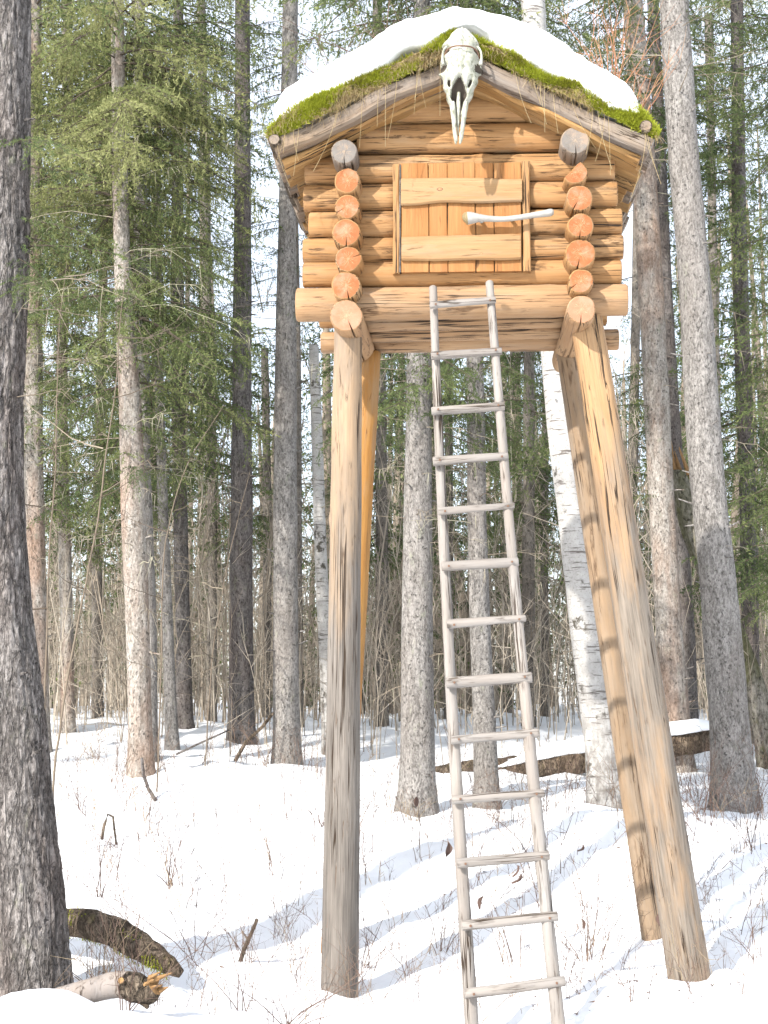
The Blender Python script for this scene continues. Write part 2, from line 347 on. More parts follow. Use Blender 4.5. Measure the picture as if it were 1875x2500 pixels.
# ------------------------------------------------------------------ log cabin on stilts
def stick_mesh(name, L, r0, r1, mats, seed=0, sides=28, rings=None, notch=None, rough=.035, bend=.0, cham=.008, cut=None, oval=1.0, knots=0):
    rng = np.random.default_rng(seed); rings = rings or max(4, int(L/.07))
    an = np.arange(sides)*2*math.pi/sides
    if notch is not None:
        a0 = notch[0]; nw = notch[2] if len(notch) > 2 else .055; an = np.sort(np.concatenate([an[np.abs((an-a0+math.pi) % (2*math.pi)-math.pi) > .15], [(a0-nw) % (2*math.pi), a0 % (2*math.pi), (a0+nw) % (2*math.pi)]]))
    n = len(an); zs = np.concatenate([[0, cham], np.linspace(0, L, rings+1)[1:-1], [L-cham, L]])
    V = []; kn = [(rng.uniform(.1, .9)*L, rng.uniform(0, 6.28), rng.uniform(.05, .12)) for _ in range(knots)]
    for i, z in enumerate(zs):
        t = z/L; r = r0+(r1-r0)*t
        q = np.stack([np.cos(an)*1.3, np.sin(an)*1.3, np.full(n, z*2.2+seed*3.7)], -1)
        rr = r*(1+rough*2*fbm(q, seed, 3))
        for kz, ka, ks in kn:
            da = (an-ka+math.pi) % (2*math.pi)-math.pi
            rr = rr + r*ks*np.exp(-((z-kz)/.02)**2-(da/.22)**2)
        if cut: 
            dc = np.cos(an-cut[0]); rr = np.where(dc > .01, np.minimum(rr, cut[1]*r/np.maximum(dc, .01)), rr)
        if notch is not None:
            k = int(np.argmin(np.abs((an-notch[0]+math.pi) % (2*math.pi)-math.pi))); rr[k] = r*notch[1]
        if i in (0, len(zs)-1): rr = np.maximum(rr-cham, .2*r*0+rr*.6)
        bx = bend*math.sin(math.pi*t)*L
        V.append(np.stack([np.cos(an)*rr*oval+bx, np.sin(an)*rr, np.full(n, z)], -1))
    V = np.concatenate(V); fs = []; mi = []
    for i in range(len(zs)-1):
        for j in range(n):
            fs.append((i*n+j, i*n+(j+1) % n, (i+1)*n+(j+1) % n, (i+1)*n+j)); mi.append(0)
    fs.append(tuple(range(n-1, -1, -1))); mi.append(1); e = (len(zs)-1)*n; fs.append(tuple(range(e, e+n))); mi.append(1)
    me = mesh_py(name, V, fs, mats, True, mi)
    sm = [True]*len(me.polygons); sm[-1] = sm[-2] = False; me.polygons.foreach_set('use_smooth', sm)
    return me
def along(p0, p1, roll=0.0):            # local Z runs from p0 to p1
    d = (p1-p0); q = d.to_track_quat('Z', 'Y'); return Matrix.Translation(p0) @ q.to_matrix().to_4x4() @ Matrix.Rotation(roll, 4, 'Z')
_sd = [100]
def stick(name, p0, p1, r0, r1, mats, parent, **kw):
    _sd[0] += 1
    roll = kw.pop('roll', 0.0)
    me = stick_mesh(name, (p1-p0).length, r0, r1, mats, seed=kw.pop('seed', _sd[0]), **kw)
    return link(name, me, parent, along(p0, p1, roll))
def box_mesh(name, sx, sy, sz, mat, seed=0, bev=.006, wob=.004, nz=6):      # a plank: z long, wobbling edges
    rng = np.random.default_rng(seed); b = bev
    prof = [(-sx/2+b, -sy/2), (sx/2-b, -sy/2), (sx/2, -sy/2+b), (sx/2, sy/2-b), (sx/2-b, sy/2), (-sx/2+b, sy/2), (-sx/2, sy/2-b), (-sx/2, -sy/2+b)]
    V = []; zs = [0, b]+[sz*k/nz for k in range(1, nz)]+[sz-b, sz]; ph = rng.uniform(0, 50)
    for i, z in enumerate(zs):
        sc = .985 if i in (0, len(zs)-1) else 1
        wl = wob*float(vn(np.array([z*5+ph, 1, 1]), seed)); wr = wob*float(vn(np.array([z*5+ph, 7, 1]), seed)); wf = wob*.5*float(vn(np.array([z*4+ph, 3, 1]), seed))
        for x, y in prof: V.append((x*sc+(wl if x < 0 else wr), y*sc+wf, z))
    n = 8; fs = [(i*n+j, i*n+(j+1) % n, (i+1)*n+(j+1) % n, (i+1)*n+j) for i in range(len(zs)-1) for j in range(n)]
    fs += [tuple(range(7, -1, -1)), tuple(range((len(zs)-1)*n, len(zs)*n))]
    return mesh_py(name, V, fs, [mat], False)

cabin = thing('log_cabin', 'small peeled-log cabin raised high on four splayed log stilts', 'log cabin', O0, rotz=-YAW)
WOOD = [M['log'], M['end']]; PALE = [M['log_pale'], M['end_pale']]
PXM = 1.1302*8.1/FPX                    # metres per display pixel at the front wall
DEP = .92                               # front wall to back wall
# front wall courses: left end x, right end x, centre y left, centre y right, radius (display px)
rows = [(660, 1327, 368, 362, 33, 1), (657, 1333, 430, 419, 30, 0), (668, 1343, 488, 479, 30, 0), (655, 1346, 543, 534, 28.5, 0), (655, 1342, 595, 588, 29, 1)]
for xl, xr, yl, yr, rp, full in rows:
    a, b = F(xl, yl, 0), F(xr, yr, 0); r = rp*PXM*1.0
    if full: stick('log', a, b, r, r*.97, WOOD, cabin, rings=26, knots=5, rough=.03, oval=.72)
    else:
        t1, t2 = (856-xl)/(xr-xl), (1140-xl)/(xr-xl)
        stick('log', a, a.lerp(b, t1), r, r*1.02, WOOD, cabin, knots=2, rough=.03, oval=.72); stick('log', a.lerp(b, t2), b, r, r*.98, WOOD, cabin, knots=2, rough=.03, oval=.72)
for xl, xr, yl, yr, rp in ((772, 1218, 303, 297, 34), (828, 1168, 242, 236, 31), (892, 1100, 190, 187, 26)):   # gable courses
    stick('log', F(xl, yl, 0), F(xr, yr, 0), rp*PXM, rp*PXM, WOOD, cabin, rings=22, knots=3, oval=.72)
sill = stick('log', F(641, 659, -.01), F(1355, 648, -.01), 38*PXM, 36*PXM, PALE, cabin, rings=30, knots=4, notch=None, oval=.8)
sill['label'] = 'broad pale sill log under the door'
# side walls: log ends that stick out to the front
ends_l = [(750, 390, 29, 'c', None, None), (750, 446, 28, 'c', -.5, None), (748, 502, 32, 'c', -1.57, None), (752, 559, 30, 'c', 2.8, None), (748, 616, 33, 'c', -1.75, None), (748, 682, 37, 'p', -1.95, None)]
ends_r = [(1243, 372, 28, 'c', None, (.75, .35)), (1252, 427, 30, 'c', -1.05, None), (1254, 487, 29, 'c', -1.5, None), (1254, 548, 34, 'c', -1.35, None), (1255, 607, 28, 'c', -.6, None), (1256, 668, 32, 'p', -1.5, None)]
FR = -.22
for side, lst in ((0, ends_l), (1, ends_r)):
    for x, y, rp, k, nt, cut in lst:
        a = F(x, y, FR); b = Vector((a.x + (.02 if side == 0 else -.02), DEP+.14, a.z)); r = rp*PXM*.97
        # local +Z points away from the viewer: mirror the notch angle
        stick('log', a, b, r, r*.96, PALE if k == 'p' else WOOD, cabin, notch=None if nt is None else (math.pi-nt if False else nt, .30), cut=cut, rough=.055, rings=12, sides=40)
for x, y, rp in ((743, 327, 29), (1243, 303, 32)):                     # grey roof plates
    a = F(x, y, FR-.02); b = Vector((a.x, DEP+.3, a.z))
    o = stick('roof_plate', a, b, rp*PXM, rp*PXM, [M['slab'], M['end_grey']], cabin, notch=(-1.6, .35)); o['label'] = 'weathered grey log end under the eave'
# back wall, floor logs
for xl, xr, yl, yr, rp, full in rows:
    a, b = F(xl, yl, 0), F(xr, yr, 0); a.y = b.y = DEP; stick('log', a, b, rp*PXM, rp*PXM, WOOD, cabin, rings=8)
for k, (xl, xr, yl, yr, rp) in enumerate(((772, 1218, 303, 297, 34), (828, 1168, 242, 236, 31), (892, 1100, 190, 187, 26))):
    a, b = F(xl, yl, 0), F(xr, yr, 0); a.y = b.y = DEP; stick('log', a, b, rp*PXM, rp*PXM, WOOD, cabin, rings=8)
a = F(694, 741, DEP); b = F(1336, 734, DEP)
stick('log', a, b, .072, .07, PALE, cabin, rings=24)
zf = F(1000, 690, 0).z
for i, yy in enumerate((.235, .455, .68)):
    stick('floor_log', Vector((-.60, yy, zf+.088-.012*i)), Vector((.62, yy, zf+.095-.012*i)), .092, .088, PALE, cabin, rings=18, knots=3)
# posts
def post(xt, yt, wt, xb, yb, wb, dt, db, mats, label, over=.04):
    t = PD(xt, yt, dt); b = PD(xb, yb, db); dirv = (t-b).normalized(); b2 = b - dirv*.25; t2 = t + dirv*over
    def loc(p): q = p-O0; return Vector((q.dot(AX), q.dot(AY), q.z))
    o = stick('post', loc(b2), loc(t2), wb*.5*1.1302*db/FPX, wt*.5*1.1302*dt/FPX, mats, cabin, rings=60, sides=32, knots=9, rough=.035)
    o['label'] = label; return o
post(752, 716, 62, 734, 2158, 80, 8.16, 8.16, [M['post_pale'], M['end_pale']], 'upright front stilt, honey-coloured above and grey below')
post(1268, 700, 72, 1489, 2112, 88, 8.10, 8.06, [M['post'], M['end_pale']], 'strongly splayed front stilt beside the birch')
post(800, 772, 46, 722, 2060, 58, 8.75, 9.0, [M['post_back'], M['end_pale']], 'orange rear stilt half hidden behind the upright one')
post(1226, 772, 46, 1417, 2040, 56, 8.75, 8.9, [M['post_tan'], M['end_pale']], 'rear stilt hidden behind the splayed one')

# door
door = bpy.data.objects.new('door', None); COL.objects.link(door); door.parent = cabin; door['label'] = 'small plank door with two pale cross battens'
def upright(name, x0, x1, yt, yb, yfront, th, mat, seed, parent=door, bev=.004, wob=.004):
    a = F((x0+x1)/2, yb, yfront); b = F((x0+x1)/2, yt, yfront); sx = F(x1, yb, yfront).x-F(x0, yb, yfront).x
    return link(name, box_mesh(name, sx, th, b.z-a.z, mat, seed, bev, wob), parent, Matrix.Translation(Vector((a.x, yfront+th/2, a.z))))
xs = [866, 926.5, 967.5, 1028.5, 1069, 1129]
rr = random.Random(4)
for i in range(5): upright('plank', xs[i]+.9, xs[i+1]-.9, 353-i*.8+rr.uniform(-1, 2), 588-i*.6, -.088+rr.uniform(-.003, .003), .03, M['plank'], 300+i, wob=.003)
link('backing', box_mesh('backing', .72, .02, .68, M['slab'], 3), door, Matrix.Translation(F(998, 590, -.045)))
upright('jamb', 848, 864.5, 354, 590, -.10, .09, M['log'], 311, bev=.012, wob=.006); upright('jamb', 1131, 1147.5, 348, 585, -.096, .08, M['log'], 312, bev=.006)
upright('bark_strip', 863, 866, 356, 588, -.094, .05, M['bark_dark'], 313, bev=.002, wob=.003)
def crossb(xl, xr, yc, h, yrise, seed):
    a = F(xl, yc+yrise/2, -.118); b = F(xr, yc-yrise/2, -.118)
    me = box_mesh('batten', h*PXM, .03, (b-a).length, M['batten'], seed, .009, .009, 12)
    mw = Matrix.Translation(a+Vector((0, .015, 0))) @ Matrix.Rotation(math.atan2((b-a).x, (b-a).z), 4, 'Y')
    o = link('batten', me, door, mw); return o
crossb(866, 1127.5, 411, 56, 5, 320); crossb(867, 1125, 533, 56, 4, 321)
for (x, y, s) in ((950, 409, 1), (1040, 548, .8)):                    # knots on the battens
    k = link('knot', stick_mesh('knot', .012, .016*s, .012*s, [M['wire'], M['end']], 7, 12, 3, cham=.002), door, along(F(x, y, -.1165), F(x, y, -.1165)+Vector((0, -.004, 0)))); k.scale = (1.4, .8, .35)
# bone handle
hp = [(1000, 474, .016), (1006, 472, .036), (1018, 471, .035), (1040, 471, .022), (1065, 473, .0175), (1090, 473, .016), (1120, 470, .0165), (1150, 465, .0175), (1178, 461, .021), (1190, 459, .022), (1196, 459, .014)]
cur = [F(x, y, -.165 + (.012 if x > 1060 else 0)) for x, y, r in hp]
Pt = np.array([[tuple(c) for c in cur]]); t0 = np.linspace(0, 1, len(hp)); ti = np.linspace(0, 1, 40)
def smooth_path(pts, rad, n):
    pts = np.array(pts, float); t = np.linspace(0, 1, len(pts)); q = np.linspace(0, 1, n); out = np.zeros((n, 3)); m = np.gradient(pts, t, axis=0); mr = np.gradient(np.array(rad, float), t); rr = np.zeros(n)
    k = np.clip(np.searchsorted(t, q, 'right')-1, 0, len(t)-2); h = t[k+1]-t[k]; u = (q-t[k])/h
    a, b, c, d = (2*u**3-3*u**2+1), (u**3-2*u**2+u)*h, (-2*u**3+3*u**2), (u**3-u**2)*h
    out = a[:, None]*pts[k]+b[:, None]*m[k]+c[:, None]*pts[k+1]+d[:, None]*m[k+1]
    rad = np.array(rad, float); rr = a*rad[k]+b*mr[k]+c*rad[k+1]+d*mr[k+1]
    return out, np.maximum(rr, .0005)
hpts, hr = smooth_path([tuple(c) for c in cur], [h[2] for h in hp], 44)
V, Qd = tubes(hpts[None], hr[None], 14); V = V + (V*0 + 1)*(.003*fbm(V*40, 5, 2))[:, None]
def capped(name, V, Qd, sides, mats, capmat=0, cap0=True, cap1=True):
    n = len(V); f = [tuple(q) for q in Qd]; mi = [0]*len(f)
    if cap0: f.append(tuple(range(sides-1, -1, -1))); mi.append(capmat)
    if cap1: f.append(tuple(range(n-sides, n))); mi.append(capmat)
    return mesh_py(name, V, f, mats, True, mi)
hm = capped('handle', V, Qd, 14, [M['antler'], M['marrow']], 1)
mi = [0]*len(hm.polygons)
for p in hm.polygons:
    if p.index < 14*6 or p.index >= len(hm.polygons)-2: mi[p.index] = 1
hm.polygons.foreach_set('material_index', mi)
h = link('handle', hm, door); h['label'] = 'bleached bone used as the door handle'
stick('peg', F(1105, 474, -.155), F(1105, 474, -.08), .012, .012, [M['antler'], M['antler']], door, sides=10, rings=2, cham=.002)
stick('peg', F(1040, 478, -.155), F(1040, 478, -.08), .012, .012, [M['antler'], M['antler']], door, sides=10, rings=2, cham=.002)

# roof
roof = bpy.data.objects.new('roof', None); COL.objects.link(roof); roof.parent = cabin; roof['label'] = 'low gabled plank roof covered with moss'
Y0 = -.30; ap = F(1000, 104, Y0); el = F(585, 305, Y0); er = F(1415, 300, Y0)
rnd = random.Random(9)
def roofboard(name, top, eave, y, wy, th, drop, mat, seed, ext=0.0):
    d = (eave-top); d.y = 0; L = d.length; u = d.normalized(); nrm = Vector((0, -1, 0)).cross(u)
    if nrm.z < 0: nrm = -nrm
    me = box_mesh(name, wy, th, L+ext, mat, seed, .014, .03, 20)
    Xa = Vector((0, 1, 0)); Ya = u.cross(Xa); 
    mt = Matrix((( Xa.x, Ya.x, u.x, 0), (Xa.y, Ya.y, u.y, 0), (Xa.z, Ya.z, u.z, 0), (0, 0, 0, 1)))
    p = top - nrm*drop; p = Vector((p.x, y+wy/2, p.z))
    return link(name, me, roof, Matrix.Translation(p) @ mt)
for side, ev in ((0, el), (1, er)):
    yy = Y0; i = 0
    while yy < 1.2:
        wd = .17 if i == 0 else rnd.uniform(.13, .17)
        roofboard('roof_board', ap+Vector((0, 0, rnd.uniform(-.006, .006))), ev, yy, wd-.006, .10, .05, M['slab'], 400+i+20*side, rnd.uniform(-.05, .03) if i else 0)
        yy += wd; i += 1
    yy = Y0+.06; i = 0
    while yy < 1.17:
        wd = rnd.uniform(.10, .15)
        roofboard('roof_board', ap+Vector((0, 0, rnd.uniform(-.008, .008))), ev, yy, wd-.008, .04, .112, M['board'], 440+i+20*side, rnd.uniform(-.06, .0))
        yy += wd; i += 1
for (x, y) in ((592, 301), (1396, 271)):                               # poles that hold the moss at the eaves
    a = F(x, y, Y0-.05); stick('eave_pole', a, Vector((a.x, 1.2, a.z)), .037, .035, [M['bark_log'], M['slab']], roof, sides=16)
stick('ridge_pole', F(1000, 158, Y0+.06), F(1000, 158, Y0+.06)+Vector((0, 1.4, 0)), .05, .05, [M['log'], M['end']], roof, sides=16)
# moss bed and blades
rng = np.random.default_rng(5)
mossA = Acc(); strawA = Acc(); baseV = []
def slope_frame(ev):
    d = ev-ap; d.y = 0; L = d.length; u = d.normalized(); n = Vector((0, -1, 0)).cross(u)
    if n.z < 0: n = -n
    return L, np.array(u), np.array(n)
bed = Acc()
for side, ev in ((0, el), (1, er)):
    L, u, n = slope_frame(ev); A0 = np.array(ap)
    def thick(s): return .085+.04*vn(np.stack([s*4+side*9, s*0+2, s*0], -1), 3)-.05*np.clip((s-L*.9)/(L*.1), 0, 1)
    s = np.linspace(-.01, L-.03, 90); ys = np.concatenate([[Y0-.01, Y0-.018, Y0-.012], np.linspace(Y0+.02, 1.18, 14)]); hh = np.concatenate([[-.02, .45, .85], np.ones(14)])
    SS, YS = np.meshgrid(s, ys); HH = np.repeat(hh[:, None], len(s), 1)*thick(s)[None, :]
    HH = HH + .022*fbm(np.stack([SS*18, YS*18, SS*0], -1), 7, 3)
    Vb = A0[None, None]*np.array([1, 0, 1]) + SS[..., None]*u + HH[..., None]*n; Vb[..., 1] = YS + .02*fbm(np.stack([SS*22, YS*0+HH*30, SS*0+4], -1), 2, 3)
    ii = np.arange(SS.size).reshape(SS.shape); q = np.stack([ii[:-1, :-1], ii[:-1, 1:], ii[1:, 1:], ii[1:, :-1]], -1).reshape(-1, 4)
    bed.quads(Vb.reshape(-1, 3), q)
    for kind, N in (('m', 24000), ('s', 6500 if side == 0 else 3200)):
        sv = rng.uniform(0, L, N); f = rng.uniform(0, 1, N)
        patch = vn(np.stack([sv*5.5, f*1.5, sv*0+side*5], -1), 21)
        th = thick(sv)
        if kind == 'm':
            keep = (patch*1.9 + (.35 if side else -.05) + .5*(f-.5)) > rng.uniform(-.35, .35, N)
        else:
            keep = (-patch*1.6 + (.15 if side == 0 else .05) - .5*(f-.5)) > rng.uniform(-.4, .4, N)
        sv, f, th, patch = sv[keep], f[keep], th[keep], patch[keep]; m = len(sv)
        top = rng.random(m) < .3
        hb = np.where(top, th, f*th); yb = np.where(top, Y0+rng.uniform(-.01, .10, m), Y0-.012)
        b = A0*np.array([1, 0, 1]) + sv[:, None]*u + hb[:, None]*n; b[:, 1] = yb
        if kind == 'm':
            d = rng.normal(size=(m, 3))*.55 + np.array([0, -.75, .55]); d /= np.linalg.norm(d, axis=1, keepdims=True)
            tint = np.clip(.55+.35*vn(np.stack([sv*9, hb*20, sv*0], -1), 31)+rng.normal(0, .15, m), 0, 1)
            mossA.tris(blades(b, d, rng.uniform(.02, .05, m), rng.uniform(.006, .012, m), rng), np.repeat(tint, 3))
        else:
            d = rng.normal(size=(m, 3))*.8 + np.array([0, -.6, -.1]); d /= np.linalg.norm(d, axis=1, keepdims=True)
            l = rng.uniform(.02, .06, m); kk = np.repeat(np.arange(4)[None], m, 0)/3.0
            pts = b[:, None]+d[:, None]*(l[:, None]*kk)[..., None]; pts[..., 2] -= (l[:, None]*.6*kk**2)
            tv, tq = tubes(pts, np.full((m, 4), .0016)*(1.1-kk*.7), 3)
            strawA.quads(tv, tq, np.repeat(rng.uniform(.1, 1, m), 12))
    # long hanging straws
    m = 15; sv = rng.uniform(.1, L*.98, m); b = A0*np.array([1, 0, 1]) + sv[:, None]*u + (.02*rng.random(m))[:, None]*n; b[:, 1] = Y0-.02
    kk = np.linspace(0, 1, 8)[None]; l = rng.uniform(.12, .42, m)[:, None]; bend = rng.normal(0, .12, m)[:, None]
    pts = np.stack([b[:, :1]+bend*l*kk**2*1.6, b[:, 1:2]-.03*np.sin(kk*2.5)+0*l, b[:, 2:]-l*kk**1.15], -1)
    tv, tq = tubes(pts, np.full((m, 8), .0014), 3); strawA.quads(tv, tq, np.repeat(rng.uniform(.5, 1, m), 24))
link('moss_bed', bed.mesh('moss_bed', [M['mossbase']]), roof)
mo = link('moss', mossA.mesh('moss', [M['moss']], False), roof, kind='stuff'); mo['label'] = 'vivid green moss along the roof edge'
st = link('straw', strawA.mesh('straw', [M['straw']]), roof, kind='stuff'); st['label'] = 'dry straw hanging from the roof edge'

# snow cap on the roof
top_px = [(592, 262), (590, 225), (612, 190), (650, 163), (720, 130), (800, 80), (860, 48), (930, 22), (1010, 11), (1080, 24), (1140, 48), (1200, 79), (1260, 115), (1320, 155), (1362, 188), (1378, 215), (1381, 246)]
bot_px = [(592, 264), (640, 258), (690, 238), (745, 200), (790, 176), (830, 150), (862, 112), (890, 100), (935, 92), (1000, 62), (1035, 70), (1080, 100), (1140, 134), (1200, 164), (1250, 195), (1300, 232), (1345, 252), (1381, 247)]
ts = [F(x, y, Y0+.0) for x, y in top_px]; bs = [F(x, y, Y0+.0) for x, y in bot_px]
tp, _ = smooth_path([tuple(p) for p in ts], [0]*len(ts), 150); bp, _ = smooth_path([tuple(p) for p in bs], [0]*len(bs), 150)
ph = np.linspace(0, math.pi, 15)
rowsV = []
mid = (tp+bp)/2
for k, a in enumerate(ph):
    f = (1-math.cos(a))/2; p = bp*(1-f)+tp*f; p = p.copy(); p[:, 1] = Y0+.06-.085*math.sin(a)**.7; rowsV.append(p)
for yb in np.linspace(Y0+.2, 1.12, 10): p = tp.copy(); p[:, 1] = yb; rowsV.append(p)
pb = bp.copy(); pb[:, 1] = 1.14; rowsV.append(pb)
SV = np.array(rowsV); nz_ = fbm(SV*5, 8, 4); SV[1:-1, :, 1] += (.075*nz_)[1:-1]; SV[4:-1, :, 2] += (.035*fbm(SV*6+3, 4, 3))[4:-1]; SV[:4, :, 2] += .014*fbm(SV[:4]*14, 14, 2)
ii = np.arange(SV.shape[0]*150).reshape(-1, 150); q = np.stack([ii[:-1, :-1], ii[1:, :-1], ii[1:, 1:], ii[:-1, 1:]], -1).reshape(-1, 4)
q = np.concatenate([q, np.stack([ii[-1, :-1], ii[0, :-1], ii[0, 1:], ii[-1, 1:]], -1)])
cap = link('snow_blanket', mesh_np('snow_blanket', SV.reshape(-1, 3), q, 4, None, [M['snow']])); cap.location = O0; cap.rotation_euler = (0, 0, -YAW)
tag(cap, 'thick rounded snow cap lying on the mossy cabin roof', 'snow')

# skull on the gable
def skull():
    root = thing('animal_skull', 'bleached long-nosed animal skull hanging at the gable peak', 'skull', O0, rotz=-YAW)
    YS = Y0-.07; WS = 1.12
    prof = [(66, 14, .05), (74, 22, .06), (86, 29, .075), (98, 36, .085), (108, 33, .09), (116, 31, .095), (126, 36, .10), (140, 41, .105), (152, 42, .10), (163, 37, .095), (178, 33, .092), (195, 29, .085), (208, 25, .075), (222, 20, .06), (238, 16, .048), (250, 13, .035)]
    ys = np.array([p[0] for p in prof], float); nv = 70; nu = 41
    yv = np.linspace(66, 250, nv); wv = np.interp(yv, ys, [p[1] for p in prof]); dv = np.interp(yv, ys, [p[2] for p in prof])
    u = np.linspace(-1, 1, nu); V = np.zeros((nv, nu, 3)); dark = np.zeros((nv, nu))
    xc = np.interp(yv, [66, 250], [998, 990])
    for i in range(nv):
        for j in range(nu):
            x = u[j]; X = xc[i]+x*wv[i]*WS*(1+.05*math.sin(yv[i]*.21+(2 if x > 0 else 0)))
            d = dv[i]*math.sqrt(max(0, 1-abs(x)**2.4)) + .012*math.exp(-(x/.12)**2)*(1 if yv[i] < 170 else .2)
            e = math.exp(-((abs(x)-.82)/.24)**2-((yv[i]-149)/10)**2); d -= .075*e
            e2 = math.exp(-((abs(x)-.62)/.10)**2-((yv[i]-185)/9)**2); d -= .055*e2
            tmp = math.exp(-((abs(x)-.95)/.25)**2-((yv[i]-112)/7)**2); d -= .05*tmp
            hw = np.interp(yv[i], [170, 178, 200, 214, 228, 250], [0, .14, .52, .60, .45, .25]); nas = 1/(1+math.exp((abs(x+.03)-hw)*28)) if hw > 0 else 0
            d -= .075*nas; dark[i, j] = max(nas, e2*.9, e*.8, tmp*.8)
            p = F(X, yv[i], YS); V[i, j] = (p.x, YS-d+.02, p.z)
    V += (.0035*fbm(V*35, 3, 3))[..., None]
    back = V.copy(); back[..., 1] = YS+.05; back[:, :, 0] = V[:, nu//2:nu//2+1, 0]+(V[:, :, 0]-V[:, nu//2:nu//2+1, 0])*.8
    ii = np.arange(nv*nu).reshape(nv, nu); q = np.stack([ii[:-1, :-1], ii[1:, :-1], ii[1:, 1:], ii[:-1, 1:]], -1).reshape(-1, 4)
    fs = [tuple(a) for a in q]; mi = [1 if dark.reshape(-1)[list(a)].mean() > .42 else 0 for a in fs]
    o = nv*nu; fb = [tuple(int(k)+o for k in a[::-1]) for a in q]; fs += fb; mi += [0]*len(fb)
    rim = list(ii[0, :])+list(ii[1:, -1])+list(ii[-1, ::-1][1:])+list(ii[::-1, 0][1:-1])
    for k in range(len(rim)): a, b = rim[k], rim[(k+1) % len(rim)]; fs.append((int(a), int(b), int(b)+o, int(a)+o)); mi.append(0)
    link('cranium', mesh_py('cranium', np.concatenate([V.reshape(-1, 3), back.reshape(-1, 3)]), fs, [M['bone'], M['cavity']], True, mi), root)
    def tube(name, pts, rad, flat=1.0, mat='bone'):
        pp, r = smooth_path([tuple(F(x, y, YS+dy)) for x, y, dy in pts], rad, 26); V, Q = tubes(pp[None], r[None], 10)
        c = np.repeat(pp, 10, 0); V = c+(V-c)*np.array([1, flat, 1]); V += (.0015*fbm(V*60, 4, 2))[:, None]
        link(name, capped(name, V, Q, 10, [M[mat]]), root)
    for s in (-1, 1):
        tube('jaw_prong', [(992+s*14, 222, -.02), (991+s*12.5, 238, -.03), (991+s*10.5, 258, -.03), (990+s*8, 283, -.025), (990+s*5.5, 300, -.02), (989+s*4.5, 311, -.018)], [.014, .0165, .0145, .0125, .012, .004], 1.5)
        tube('cheek_bone', [(998+s*33, 101, -.03), (998+s*40, 110, -.035), (998+s*42, 124, -.045), (997+s*41, 140, -.05)], [.007, .0065, .007, .012], 1.2)
    tube('nasal_spine', [(991, 200, -.0), (990, 232, -.012), (989.5, 262, -.015), (990, 292, -.012)], [.010, .012, .009, .003])
    tube('wire', [(960, 124, -.03), (966, 108, -.06), (980, 100, -.085), (998, 99, -.105), (1016, 101, -.085), (1030, 110, -.06), (1036, 126, -.03)], [.0045]*7, 1.0, 'wire')
    return root
skull()

# ------------------------------------------------------------------ ladder
rt0 = PD(935, 619, 7.90); rt1 = PD(1057, 608, 7.87); rb0 = PD(1022, 2250, 6.95); rb1 = PD(1208, 2225, 6.90)
ladder = thing('ladder', 'long grey pole ladder leaning against the cabin below the door', 'ladder', (rb0+rb1)/2)
LB = ladder.location.copy()
LM = [M['ladder'], M['ladder']]; PI_2 = math.pi/2; NAIL = stick_mesh('nail', .012, .0055, .0065, [M['wire'], M['wire']], 3, 8, 2, cham=.001)
for t, b in ((rt0, rb0), (rt1, rb1)):
    dn = (b-t).normalized(); stick('rail', b+dn*.15-LB, t-LB, .034, .0235, LM, ladder, rings=70, sides=18, knots=14, rough=.06, bend=.004, cham=.006)
rungs = [(928, 659, 1071, 648), (931, 769, 1084, 758), (932, 888, 1090, 877), (935, 997, 1098, 985), (946, 1105, 1111, 1092), (954, 1224, 1120, 1214), (965, 1349, 1136, 1336), (964, 1475, 1149, 1463), (974, 1599, 1163, 1583), (976, 1728, 1176, 1713), (987, 1866, 1187, 1848), (997, 2000, 1205, 1979), (1003, 2146, 1221, 2119)]
for i, (x0, y0, x1, y1) in enumerate(rungs):
    f = ((y0+y1)/2-613)/(2237-613)
    # depth along the rail for this screen height
    k0, k1 = 1/7.88, 1/6.92; dd = 1/(k0+(k1-k0)*f) - .056
    a = PD(x0, y0, dd)-LB; b = PD(x1, y1, dd-.0)-LB
    q_ = random.Random(i*7+3); k_ = q_.uniform(.85, 1.15); a += Vector((0, q_.uniform(-.008, .006), 0))
    rg = stick('rung', a, b, (.0235+.004*f)*k_, (.0215+.004*f)*k_*q_.uniform(.88, 1.1), LM, ladder, rings=14, sides=16, rough=.11, oval=q_.uniform(.8, 1.0), cham=.004, knots=3, bend=q_.uniform(-.02, .02))
    for t_ in (.09, .91):
        pn = a.lerp(b, t_)+Vector((0, -.021*k_, q_.uniform(-.006, .006))); link('nail', NAIL, ladder, Matrix.Translation(pn) @ Matrix.Rotation(PI_2, 4, 'X'))

